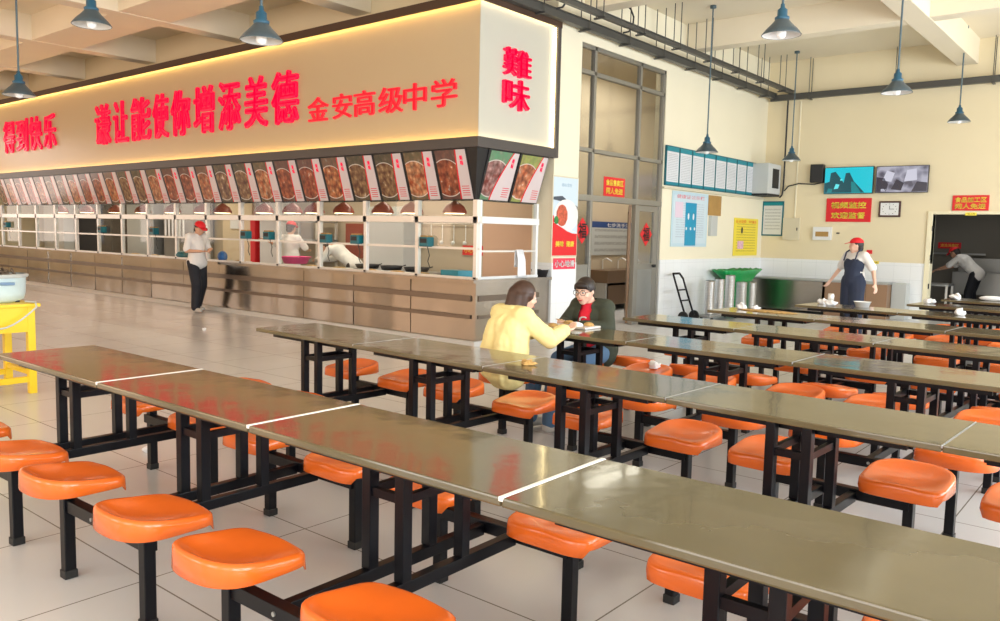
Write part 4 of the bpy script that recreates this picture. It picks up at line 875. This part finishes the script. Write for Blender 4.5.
lump('food_scrap', 'food', 'small brown food scrap on the second row table near the girl in yellow', 'food scraps', (-2.72, 3.55, H0), .05, seed=4, fl=.25)
for i, (x, y) in enumerate(((-3.60, 5.30), (-3.74, 5.02))):
    t = thing('meal_tray', ('steel meal tray with rice and vegetables in front of the girl with glasses', 'steel meal tray in front of the girl in the yellow jacket')[i], 'meal tray', (x, y, H0))
    MB().box((-.17, -.11, 0), (.17, .11, .018), .006).build('tray', 'alu', t)
    for a, b, c, m in ((-.08, .03, .05, 'food'), (.03, -.03, .06, 'paper'), (.1, .04, .045, 'food')): MB().ell((a, b, .02), (c, c*.8, .028), 12).build('food_portion', m, t)

# ------------------------------------------------------------------ yellow stall table with cooker
t = thing('yellow_table', 'yellow painted stall table at the left edge of the hall', 'table', (-7.84, 2.2, 0))
MB().box((-.32, -.66, .755), (.32, .66, .785), .006).build('tabletop', 'ypaint', t)
MB().box((-.29, -.60, .54), (-.26, .60, .755)).box((.26, -.60, .54), (.295, .60, .755)).box((-.26, -.61, .54), (.26, -.58, .755)).box((-.26, .58, .54), (.26, .61, .755)).build('apron', 'ypaint', t)
for x in (-.27, .27):
    for y in (-.59, .59): MB().box((x-.03, y-.03, 0), (x+.03, y+.03, .755), .004).build('leg', 'ypaint', t)
MB().box((-.29, -.57, .10), (-.25, .57, .15)).box((.25, -.57, .10), (.29, .57, .15)).box((-.24, -.61, .16), (.24, -.57, .20)).box((-.24, .57, .16), (.24, .61, .20)).build('stretcher', 'ypaint', t)
t = thing('slow_cooker', 'white oval electric pot on the yellow table, filled with dark food', 'electric pot', (-7.86, 2.56, .785), PI/2)
t.scale = (1.1, 1.1, 1.3)
MB().lathe([(.17, .0), (.205, .02), (.215, .06), (.22, .17), (.225, .18), (.20, .18), (.19, .05), (0, .04)], n=36, sx=1.25, sy=1).build('pot', mat('pale enamel', srgb(205, 225, 230), .3), t)
MB().lathe([(.228, .165), (.235, .175), (.235, .185), (.222, .19)], n=36, sx=1.25, sy=1, cap=False).build('rim', 'gbox', t)
MB().box((.02, -.235, .12), (.12, -.21, .14), .005).build('handle', mat('blue grey', (.15, .25, .4, 1), .4), t)
mb = MB()
for i in range(60):
    r_, a_ = .17*math.sqrt(random.random()), random.random()*2*PI; mb.obox((r_*1.2*math.cos(a_), r_*math.sin(a_), .185+.02*random.random()), (.012, .07, .012), random.random()*PI, random.uniform(-.8, .8))
mb.ell((0, 0, .165), (.24, .19, .03), 20).build('food', mat('dark food', (.12, .08, .05, 1), .6, nscale=30, namt=.6), t)
for x, y in ((.17, -.12), (-.17, -.12), (.17, .12), (-.17, .12)): MB().box((x-.015, y-.015, -.0), (x+.015, y+.015, .012)).build('foot', 'dark', t)
MB().path([(.2, -.20, .008), (.24, -.30, .008), (.22, -.352, .002)]+[(.22-.055*i, -.368, -.02-.13*math.sin(PI*i/10)) for i in range(11)]+[(-.34, -.352, .004), (-.25, -.24, .008)], .006).build('cord', 'gbox', t)

# ------------------------------------------------------------------ people
def cap_mesh(mb, p, q, r1, r2, n=14):
    """closed tapered capsule"""
    p, q = Vector(p), Vector(q); d = q-p; L = d.length
    if L < 1e-5: return mb.ell(p, (r1, r1, r1), n)
    d /= L; a = d.orthogonal().normalized(); b = d.cross(a); prof = []
    for j in range(5): t = PI/2*(j/4); prof.append((r1*math.sin(t), -r1*math.cos(t)))
    for j in range(5): t = PI/2*(j/4); prof.append((r2*math.cos(t), L+r2*math.sin(t)))
    vs = []; fs = []
    for r, h in prof: vs += [p+d*h+(a*math.cos(2*PI*i/n)+b*math.sin(2*PI*i/n))*max(r, 1e-4) for i in range(n)]
    for j in range(len(prof)-1): fs += [(j*n+i, j*n+(i+1) % n, (j+1)*n+(i+1) % n, (j+1)*n+i) for i in range(n)]
    mb.add(vs, fs, True); mb.add(vs[:n], [tuple(range(n))[::-1]]); mb.add(vs[-n:], [tuple(range(n))]); return mb
def remesh(mb, name, m, parent, vox=.012, smooth=4, clip=None, fac=.5):
    me = bpy.data.meshes.new('tmp'); me.from_pydata(mb.v, [], mb.f); o = bpy.data.objects.new('tmp', me); C.objects.link(o)
    r = o.modifiers.new('r', 'REMESH'); r.mode = 'VOXEL'; r.voxel_size = vox
    s = o.modifiers.new('s', 'SMOOTH'); s.iterations = smooth; s.factor = fac
    dg = bpy.context.evaluated_depsgraph_get(); me2 = bpy.data.meshes.new_from_object(o.evaluated_get(dg)); bpy.data.objects.remove(o)
    if clip:
        bm = bmesh.new(); bm.from_mesh(me2); bmesh.ops.delete(bm, geom=[v for v in bm.verts if clip(v.co)], context='VERTS'); bm.to_mesh(me2); bm.free()
    me2.polygons.foreach_set('use_smooth', [True]*len(me2.polygons)); me2.name = name
    me2.materials.clear(); me2.materials.append(M[m] if isinstance(m, str) else m)
    ob = link(name, me2, parent)
    if clip: ob.modifiers.new('t', 'SOLIDIFY').thickness = .006
    return ob
def Rm(rx=0, ry=0, rz=0): return (Matrix.Rotation(rz, 3, 'Z') @ Matrix.Rotation(ry, 3, 'Y') @ Matrix.Rotation(rx, 3, 'X'))
def hand(mb, w, d, palm_n, s=1.0, side=1, curl=.5):
    """w wrist point, d pointing direction, palm_n palm normal: palm, four unequal bent fingers, thumb from the side"""
    d = Vector(d).normalized(); n = (Vector(palm_n)-d*Vector(palm_n).dot(d)).normalized(); x = d.cross(n)*side; w = Vector(w)
    for k in (-1, -.33, .33, 1): cap_mesh(mb, w+x*k*.018*s+d*.01, w+x*k*.028*s+d*.075*s, .014*s, .012*s, 8)
    for k, l in ((-1.05, .055), (-.35, .066), (.35, .070), (1.05, .062)):
        p = w+x*k*.029*s+d*.078*s; e = d; q = p
        for j, f in enumerate((.45, .32, .23)):
            e = (Matrix.Rotation(-curl*(.5+.3*j)*1.0, 3, x) @ e) if True else e
            if (e.dot(n)) < 0: pass
            q2 = q+e*l*f*1.25*s; cap_mesh(mb, q, q2, .0088*s-.0008*j, .0082*s-.0008*j, 8); q = q2
    p = w+x*.024*s+d*.025*s; q = p+(x*.8+d*.6+n*.3).normalized()*.035*s; q2 = q+(x*.25+d*.95+n*.3).normalized()*.03*s
    cap_mesh(mb, p, q, .012*s, .0095*s, 8); cap_mesh(mb, q, q2, .0095*s, .008*s, 8)
def person(name, label, loc_, rz, J, skin='skin', vox=.012, scale=1.0):
    """J: joint dict in local metres, facing +y, x to the person's right. Returns (root, J)"""
    t = thing(name, label, 'person', loc_, rz); t.scale = (scale,)*3
    mb = MB(); g = lambda k: Vector(J[k])
    R = Rm(*J.get('headrot', (0, 0, 0))); H = g('head')
    hd = lambda v: H+R @ Vector(v)
    mb.ell(H, (.075, .092, .10), 18, R); cap_mesh(mb, hd((0, .02, -.03)), hd((0, .048, -.085)), .060, .036)      # cranium, jaw
    mb.ell(hd((0, .062, -.045)), (.048, .035, .05), 12, R)
    cap_mesh(mb, hd((0, .088, .01)), hd((0, .102, -.026)), .008, .013, 8)                                       # nose
    mb.ell(hd((0, .088, -.066)), (.022, .010, .009), 8, R)                                                     # mouth area
    for s in (-1, 1): mb.ell(hd((s*.076, -.002, -.012)), (.010, .018, .028), 8, R); mb.ell(hd((s*.045, .062, -.035)), (.02, .02, .02), 8, R)
    cap_mesh(mb, g('neck'), hd((0, -.012, -.05)), .052, .046)
    cap_mesh(mb, g('chest'), g('neck'), .085, .05); 
    cap_mesh(mb, g('shr'), g('shl'), .055, .055); cap_mesh(mb, g('chest'), g('belly'), .115, .10); cap_mesh(mb, g('belly'), g('pelvis'), .10, .115)
    cap_mesh(mb, g('hipr'), g('hipl'), .085, .085)
    for s, sg in (('r', 1), ('l', -1)):
        cap_mesh(mb, g('sh'+s), g('el'+s), .046, .036); cap_mesh(mb, g('el'+s), g('wr'+s), .036, .023)
        d = g('wr'+s)-g('el'+s); d = Vector(J.get('hd'+s, d)); hand(mb, g('wr'+s), d, J.get('pn'+s, (-sg, 0, -.2)), 1.0, sg if s == 'r' else sg, J.get('curl', .5))
        cap_mesh(mb, g('hip'+s), g('kn'+s), .080, .053); cap_mesh(mb, g('kn'+s), g('an'+s), .053, .034)
        cap_mesh(mb, g('an'+s)+Vector((0, 0, -.03)), g('toe'+s), .036, .028)
    remesh(mb, 'body', skin, t, vox, 2)
    if vox < .01:
        for s in (-1, 1):
            e = hd((s*.031, .083, .0)); MB().ell(e, (.014, .008, .008), 10, R).build('eye', 'white', t); MB().ell(e+R @ Vector((0, .006, 0)), (.0065, .004, .0075), 8, R).build('iris', 'hair', t)
            MB().obox((0, 0, 0), (.001, .001, .001)); cb = MB(); cap_mesh(cb, hd((s*.018, .090, .022)), hd((s*.046, .078, .022)), .003, .0025, 6); cb.build('eyebrow', 'hair', t)
        cb = MB(); cap_mesh(cb, hd((-.020, .094, -.063)), hd((0, .101, -.069)), .0045, .006, 6); cap_mesh(cb, hd((0, .101, -.069)), hd((.020, .094, -.063)), .006, .0045, 6); cb.build('mouth', 'lips', t)
    return t, g, R, hd
def stand(J):
    d = dict(pelvis=(0, 0, .88), hipr=(.085, 0, .86), hipl=(-.085, 0, .86), belly=(0, .01, 1.03), chest=(0, 0, 1.20), neck=(0, -.01, 1.36), head=(0, .02, 1.50), shr=(.148, 0, 1.30), shl=(-.148, 0, 1.30),
             elr=(.22, -.02, 1.05), ell=(-.22, -.02, 1.05), wrr=(.23, .06, .82), wrl=(-.23, .06, .82), knr=(.095, .02, .47), knl=(-.095, .02, .47), anr=(.10, -.02, .09), anl=(-.10, -.02, .09), toer=(.12, .13, .03), toel=(-.12, .13, .03))
    d.update(J); return d
def torso(mb, g, e, low=None):
    cap_mesh(mb, g('shr'), g('shl'), .055+e, .055+e); cap_mesh(mb, g('chest'), g('belly'), .12+e, .108+e); cap_mesh(mb, g('belly'), g('pelvis'), .108+e, .122+e); cap_mesh(mb, g('chest'), g('neck')-Vector((0, 0, .04)), .10+e, .055+e)
    cap_mesh(mb, g('pelvis')+Vector((.05, 0, -.02)), g('pelvis')+Vector((-.05, 0, -.02)), .118+e, .118+e); cap_mesh(mb, g('belly').lerp(g('pelvis'), .5)+Vector((.05, 0, 0)), g('belly').lerp(g('pelvis'), .5)+Vector((-.05, 0, 0)), .095+e, .095+e); cap_mesh(mb, g('chest')+Vector((.07, 0, .02)), g('chest')+Vector((-.07, 0, .02)), .09+e, .09+e); cap_mesh(mb, g('belly')+Vector((.05, 0, 0)), g('belly')+Vector((-.05, 0, 0)), .09+e, .09+e)
def sleeves(mb, g, e, f=.8, full=False):
    for s in 'rl':
        a, b = g('sh'+s), g('el'+s)
        if full: cap_mesh(mb, a, b, .052+e, .046+e); cap_mesh(mb, b, b.lerp(g('wr'+s), .93), .046+e, .034+e)
        else: cap_mesh(mb, a, a.lerp(b, f), .042+e, .048+e)
def trousers(mb, g, e, wide=.0):
    cap_mesh(mb, g('hipr'), g('hipl'), .092+e, .092+e); cap_mesh(mb, g('pelvis'), g('belly').lerp(g('pelvis'), .5), .115+e, .105+e)
    for s in 'rl': cap_mesh(mb, g('hip'+s), g('kn'+s), .088+e, .062+e+wide); cap_mesh(mb, g('kn'+s), g('an'+s)+Vector((0, 0, .0)), .062+e+wide, .052+e+wide)
def shoes(t, g, m):
    for s in 'rl':
        mb = MB(); a, b = g('an'+s), g('toe'+s); cap_mesh(mb, Vector((a.x, a.y-.02, max(.045, a.z-.045))), Vector((b.x, b.y, b.z+.015)), .043, .036); remesh(mb, 'shoe', m, t, .012, 2)
def capped(t, hd, R, bun=True, hm='hair'):
    mb = MB(); mb.ell(hd((0, -.018, .012)), (.082, .092, .10), 18, R); mb.ell(hd((0, -.05, -.05)), (.066, .055, .06), 14, R)
    Ri = R.inverted(); H0_ = hd((0, 0, 0))
    remesh(mb, 'hair', hm, t, .010, 2, lambda v: (lambda q: q.y > .045 and q.z < .03)(Ri @ (v-H0_)))
    mb = MB(); N = 24; vs = []; fs = []
    for j in range(7):
        a = PI/2*j/6
        for i in range(N): th = 2*PI*i/N; vs.append(hd((.090*math.cos(a)*math.cos(th), -.005+.104*math.cos(a)*math.sin(th), .035+.085*math.sin(a))))
    for j in range(6): fs += [(j*N+i, j*N+(i+1) % N, (j+1)*N+(i+1) % N, (j+1)*N+i) for i in range(N)]
    c = mb.add(vs, fs, True).build('cap', 'redcap', t); c.modifiers.new('t', 'SOLIDIFY').thickness = .005
    vs = []; 
    for k_ in range(2):
        for i in range(13):
            a = PI*i/12; vs.append(hd((.078*math.cos(a)*(1 if k_ == 0 else .95), .075+(.0 if k_ == 0 else .075)*math.sin(a)+.02*math.sin(a), .042-(.018*math.sin(a) if k_ else 0))))
    b = MB().add(vs, [(i, i+1, 14+i, 13+i) for i in range(12)], True).build('cap_brim', 'redcap', t); b.modifiers.new('t', 'SOLIDIFY').thickness = .006

# man walking before the counter: turned towards +x, looking down at his hands
J = stand(dict(head=(0, .09, 1.455), neck=(0, .02, 1.35), headrot=(-.45, 0, .0), elr=(.22, .02, 1.06), wrr=(.10, .26, 1.06), ell=(-.24, .0, 1.06), wrl=(-.10, .27, 1.10), hdr=(-.6, .5, 0), hdl=(.6, .5, 0), pnr=(0, 0, 1), pnl=(0, 0, -1),
               knr=(.10, .12, .48), anr=(.11, .10, .10), toer=(.12, .25, .035), knl=(-.10, .0, .47), anl=(-.11, -.16, .10), toel=(-.12, -.01, .03)))
t, g, R, hd = person('person', 'man in a red cap, white short-sleeved shirt and black trousers standing before the counter', (-12.98, 7.47, 0), math.radians(-84), J, 'skin', .012, 1.0)
mb = MB(); torso(mb, g, .016); sleeves(mb, g, .016, .85); remesh(mb, 'shirt', 'wshirt', t, .014, 3)
mb = MB(); trousers(mb, g, .010, .015); remesh(mb, 'trousers', 'trous', t, .014, 3, None); shoes(t, g, 'shoe'); capped(t, hd, R)
solo(MB().ell((0, 0, .09), (.10, .08, .10), 14), 'plastic_bag', 'bluebag', 'blue plastic bundle on the counter edge right of the standing man', 'bag', (-12.93, 7.93, .87))
# cook inside the window, back towards us, arm to the left
J = stand(dict(ell=(.0, 0, 0), wrl=(0, 0, 0)))
J.update(shr=(.148, 0, 1.30), shl=(-.148, 0, 1.30), elr=(.22, .16, 1.12), wrr=(.12, .38, 1.08), ell=(-.42, .12, 1.18), wrl=(-.64, .10, 1.27), hdl=(-1, 0, .2), pnl=(0, 0, -1), pnr=(0, 0, -1), headrot=(-.2, 0, 0))
t, g, R, hd = person('person', 'cook in a red cap and white shirt seen from behind inside the counter window', (-12.35, 8.95, 0), math.radians(18), J, 'skin', .014, 1.0)
mb = MB(); torso(mb, g, .022); sleeves(mb, g, .018, .9); remesh(mb, 'shirt', 'wshirt', t, .016, 3)
mb = MB(); trousers(mb, g, .01); remesh(mb, 'trousers', 'trous', t, .016, 3); shoes(t, g, 'shoeb'); capped(t, hd, R)
# second cook bending behind the basin
J = stand(dict(pelvis=(0, -.12, .86), hipr=(.085, -.1, .84), hipl=(-.085, -.1, .84), belly=(0, .06, .98), chest=(0, .22, 1.10), neck=(0, .36, 1.17), head=(0, .48, 1.18), shr=(.16, .30, 1.13), shl=(-.16, .30, 1.13), elr=(.2, .42, .95), ell=(-.2, .42, .95), wrr=(.1, .6, .93), wrl=(-.1, .6, .93), pnr=(0, 0, -1), pnl=(0, 0, -1), headrot=(-.9, 0, 0)))
t, g, R, hd = person('person', 'helper in white bending down behind the pink basin in the kitchen', (-11.38, 9.5, 0), math.radians(112), J, 'skin', .014, 1.0)
mb = MB(); torso(mb, g, .018); sleeves(mb, g, .014, full=True); remesh(mb, 'shirt', 'wshirt', t, .016, 3)
mb = MB(); trousers(mb, g, .01); remesh(mb, 'trousers', 'trous', t, .016, 3); shoes(t, g, 'shoeb')
mb = MB(); mb.ell(hd((0, -.02, .01)), (.084, .094, .10), 16, R); remesh(mb, 'hair', 'hair', t, .012, 2, lambda v: False)
# woman in apron right
J = stand(dict(elr=(.30, -.04, 1.08), wrr=(.42, .03, .87), ell=(-.28, -.05, 1.07), wrl=(-.40, .05, .86), shr=(.155, 0, 1.28), shl=(-.155, 0, 1.28), neck=(0, -.01, 1.32), head=(0, .01, 1.44), headrot=(-.05, 0, -.75), chest=(0, .0, 1.18), hdr=(.4, .25, -.7), hdl=(-.4, .25, -.7)))
t, g, R, hd = person('person', 'woman in a red cap, white shirt and navy apron walking beside the far tables', (-3.72, 13.0, 0), math.radians(158), J, 'skin2', .012, .985)
mb = MB(); torso(mb, g, .014); sleeves(mb, g, .020, .85); remesh(mb, 'shirt', 'wshirt', t, .014, 3)
mb = MB(); trousers(mb, g, .012); remesh(mb, 'trousers', 'apron', t, .014, 3); shoes(t, g, 'shoe'); capped(t, hd, R)
mb = MB(); cap_mesh(mb, g('chest')+Vector((.03, .0, -.04)), g('belly'), .15, .142); cap_mesh(mb, g('chest')+Vector((-.03, .0, -.04)), g('belly'), .15, .142); cap_mesh(mb, g('belly'), g('pelvis'), .15, .168)
for s in (-.06, .06): cap_mesh(mb, g('pelvis')+Vector((s, 0, 0)), g('pelvis')+Vector((s*1.3, .01, -.33)), .15, .13)
remesh(mb, 'apron', 'apron', t, .014, 3, lambda v: v.y < .01 or v.z > 1.235)
for s in (-1, 1):
    st = MB(); st.path([(s*.10, .150, 1.20), (s*.10, .10, 1.33), (s*.09, .02, 1.372), (s*.07, -.10, 1.28), (s*.03, -.155, 1.12)], .011); st.build('apron_strap', 'apron', t)
# worker in back room
J = stand(dict(pelvis=(0, -.10, .86), hipr=(.085, -.08, .84), hipl=(-.085, -.08, .84), belly=(0, .04, .99), chest=(0, .17, 1.12), neck=(0, .28, 1.22), head=(0, .38, 1.29), shr=(.16, .22, 1.19), shl=(-.16, .22, 1.19), elr=(.18, .42, 1.0), ell=(-.18, .42, 1.0), wrr=(.12, .64, .92), wrl=(-.12, .64, .92), pnr=(0, 0, -1), pnl=(0, 0, -1), headrot=(-.6, 0, 0)))
t, g, R, hd = person('person', 'worker in a red cap and pale shirt bending over inside the dim back room', (-3.22, 19.45, 0), math.radians(80), J, 'skin', .014, 1.0)
mb = MB(); torso(mb, g, .016); sleeves(mb, g, .018, .9); remesh(mb, 'shirt', 'wshirt', t, .016, 3)
mb = MB(); trousers(mb, g, .012, .01); remesh(mb, 'trousers', 'trous', t, .016, 3); shoes(t, g, 'shoeb'); capped(t, hd, R)

# seated girls
SIT = dict(pelvis=(0, 0, .55), hipr=(.09, .02, .54), hipl=(-.09, .02, .54), belly=(0, .02, .68), chest=(0, .05, .84), neck=(0, .07, .99), head=(0, .12, 1.11), shr=(.16, .06, .95), shl=(-.16, .06, .95),
           elr=(.23, .20, .76), ell=(-.23, .20, .76), wrr=(.10, .38, .79), wrl=(-.12, .38, .79), knr=(.12, .40, .50), knl=(-.12, .40, .50), anr=(.12, .36, .10), anl=(-.12, .36, .10), toer=(.13, .50, .03), toel=(-.13, .50, .03),
           pnr=(0, 0, -1), pnl=(0, 0, -1), hdr=(-.3, .9, 0), hdl=(.3, .9, 0))
# girl in yellow, back to us (faces +y), on the near side of the third row
J = dict(SIT); J.update(shr=(.145, .06, .945), shl=(-.145, .06, .945), head=(-.0, .17, 1.10), headrot=(-.25, 0, -.35), elr=(.27, .22, .78), wrr=(.17, .44, .83), hdr=(-.2, 1, .1))
t, g, R, hd = person('person', 'girl in a pale yellow jacket with brown hair seated with her back to the camera', (-3.655, 4.50, 0), math.radians(-14), J, 'skin2', .008, .935)
mb = MB(); torso(mb, g, .035); sleeves(mb, g, .024, full=True); cap_mesh(mb, g('pelvis')+Vector((-.06, -.02, .03)), g('pelvis')+Vector((.06, -.02, .03)), .15, .15); cap_mesh(mb, g('chest')+Vector((-.08, -.03, .0)), g('pelvis')+Vector((-.08, -.03, .05)), .13, .14); cap_mesh(mb, g('chest')+Vector((.08, -.03, .0)), g('pelvis')+Vector((.08, -.03, .05)), .13, .14)
mb2 = MB(); mb2.v, mb2.f, mb2.sm = mb.v, mb.f, mb.sm
jk = remesh(mb2, 'jacket', 'yjacket', t, .010, 3)
for v in jk.data.vertices:
    c = v.co; dd = .018*noise.noise(Vector((c.x*11, c.y*11, c.z*4)))+.008*noise.noise(Vector((c.x*20, c.y*20, c.z*24))); v.co = c+Vector((c.x, c.y-.05, 0)).normalized()*dd
cb = MB(); cap_mesh(cb, (-.06, .02, 1.005), (.06, .02, 1.005), .028, .028, 8); cap_mesh(cb, (-.06, .02, 1.0), (-.08, .09, .99), .026, .022, 8); cap_mesh(cb, (.06, .02, 1.0), (.08, .09, .99), .026, .022, 8); remesh(cb, 'collar', 'yjacket', t, .01, 2)
mb = MB(); trousers(mb, g, .008); remesh(mb, 'jeans', 'jeans', t, .012, 3); shoes(t, g, 'shoe')
mb = MB(); mb.ell(hd((0, -.015, .018)), (.092, .102, .102), 18, R); cap_mesh(mb, hd((0, -.06, .0)), hd((0, -.07, -.17)), .075, .065); 
for s in (-1, 1): cap_mesh(mb, hd((s*.07, -.02, .0)), hd((s*.070, .0, -.165)), .034, .028); cap_mesh(mb, hd((s*.045, -.055, -.02)), hd((s*.055, -.05, -.175)), .05, .042)
Ri = R.inverted(); Hh = hd((0, 0, 0))
hr = remesh(mb, 'hair', 'hairb', t, .008, 3, lambda v: (lambda q: q.y > .062 and q.z < .045 and abs(q.x) < .070)(Ri @ (v-Hh)))
# girl with glasses, on the far side, facing us
J = dict(SIT); J.update(shr=(.145, .08, .945), shl=(-.145, .08, .945), head=(0, .20, 1.10), neck=(0, .12, .99), chest=(0, .08, .84), headrot=(-.22, 0, .10), elr=(.24, .16, .78), ell=(-.24, .18, .78), wrr=(.10, .34, .80), wrl=(-.08, .36, .80), curl=.8)
t, g, R, hd = person('person', 'smiling girl with glasses, dark olive jacket over red shirt, seated facing the camera', (-3.68, 5.74, 0), math.radians(178), J, 'skin2', .008, .935)
mb = MB(); torso(mb, g, .012); remesh(mb, 'shirt', 'redshirt', t, .010, 3)
text('C', .08, .06, 'white', g('chest')+Vector((0, .138, .0)), t, 'shirt_print', .004, .02).rotation_euler = (0, 0, PI)
mb = MB(); torso(mb, g, .030); sleeves(mb, g, .022, full=True); cap_mesh(mb, g('pelvis')+Vector((-.05, -.02, .02)), g('pelvis')+Vector((.05, -.02, .02)), .15, .15)
remesh(mb, 'jacket', 'olive', t, .010, 3, lambda v: (v.y > .10 and abs(v.x) < .055+max(0, (.95-v.z))*.10 and v.z > .55 and not v.y > .24) or (v.z > 1.0 and abs(v.x) < .06 and v.y > .09))
mb = MB(); trousers(mb, g, .008); remesh(mb, 'jeans', 'jeans', t, .012, 3); shoes(t, g, 'shoe')
mb = MB(); mb.ell(hd((0, -.018, .018)), (.086, .098, .10), 18, R); mb.ell(hd((0, .058, .056)), (.066, .042, .036), 14, R)
for s in (-1, 1): cap_mesh(mb, hd((s*.05, .066, .055)), hd((s*.066, .052, .02)), .016, .012, 8)
cap_mesh(mb, hd((0, -.085, -.03)), hd((0, -.10, -.14)), .035, .02)
Ri2 = R.inverted(); Hh2 = hd((0, 0, 0))
remesh(mb, 'hair', 'hair', t, .008, 2, lambda v: (lambda q: q.y > .040 and q.z < .026 and abs(q.x) < .068 or (q.y > -.03 and q.z < -.02))(Ri2 @ (v-Hh2)))
gl = MB()
for s in (-1, 1):
    c = hd((s*.034, .099, .0)); pts = [c+R @ Vector((.027*math.cos(2*PI*i/16), 0, .022*math.sin(2*PI*i/16))) for i in range(17)]; gl.path(pts, .0022, 6)
    gl.path([hd((s*.060, .098, .004)), hd((s*.079, .06, .006)), hd((s*.081, -.005, .0))], .0022, 6)
gl.path([hd((-.008, .102, .003)), hd((.008, .102, .003))], .0022, 6); gl.build('glasses', 'dark', t)
# chopsticks held by the girl in yellow
solo(MB().tube((0, 0, 0), (.03, .22, -.05), .0035, .002, 6).tube((.012, 0, 0), (.035, .22, -.05), .0035, .002, 6), 'chopsticks', 'wood', 'pair of thin chopsticks held over the meal tray by the girl in yellow', 'chopsticks', (-3.56, 4.98, .84))

# ------------------------------------------------------------------ light
sc = bpy.context.scene
w = bpy.data.worlds.new('sky'); sc.world = w; w.use_nodes = True
bg = w.node_tree.nodes['Background']; bg.inputs[0].default_value = (.80, .90, 1.0, 1); bg.inputs[1].default_value = 1.0
def area(name, loc_, rot, sx, sy, e, col=(1, 1, 1)):
    l = bpy.data.lights.new(name, 'AREA'); l.shape = 'RECTANGLE'; l.size = sx; l.size_y = sy; l.energy = e; l.color = col
    o = bpy.data.objects.new(name, l); C.objects.link(o); o.location = loc_; o.rotation_euler = rot; return o
for i, (a, b) in enumerate(wins): area('window_area_light', (XR+.25, (a+b)/2, 2.4), (0, PI/2, 0), 2.9, b-a-.1, 335, (.88, .95, 1.0))
for i, (a, b) in enumerate(nwins): area('window_area_light', ((a+b)/2, YN-.25, 2.4), (PI/2, 0, 0), b-a-.1, 2.9, 112 if a < -9 else 150, (1.0, .60, .32) if a < -9 else (1, .93, .87))  # added fill from behind the camera; left ones tinted orange to warm the hall
for i, (a, b) in enumerate(lwins): area('window_area_light', (XL-.25, (a+b)/2, 2.4), (0, -PI/2, 0), 2.9, b-a-.1, 60, (1.0, .74, .55))
# tubes inside kitchen, washroom, back room
for nm, p, e, sx, sy, lab in (('tube_light', (-10.5, 9.2, 2.68), 70, 5, .1, 'kitchen ceiling, right half'), ('tube_light', (-18.5, 9.2, 2.68), 80, 6, .1, 'kitchen ceiling, left half')):
    area('kitchen_light', (p[0], p[1], p[2]), (0, 0, 0), sx, .3, e, (1, .86, .68))
area('washroom_light', (-8.0, 13.5, 4.6), (0, 0, 0), 1, 3, 120, (1, .97, .9))
area('back_room_light', (-3, 19.4, 2.85), (0, 0, 0), 2, 1, 14, (1, .97, .9))
# ------------------------------------------------------------------ colour management
vs_ = sc.view_settings; vs_.view_transform = 'Standard'; vs_.look = 'None'; vs_.exposure = 0.0; vs_.gamma = 1; vs_.use_curve_mapping = False
sc.display_settings.display_device = 'sRGB'
sc.cycles.max_bounces = 8; sc.cycles.diffuse_bounces = 4; sc.cycles.glossy_bounces = 4; sc.cycles.transparent_max_bounces = 12; sc.cycles.use_denoising = True; sc.cycles.caustics_reflective = False; sc.cycles.caustics_refractive = False
sc.cycles.sample_clamp_indirect = 6
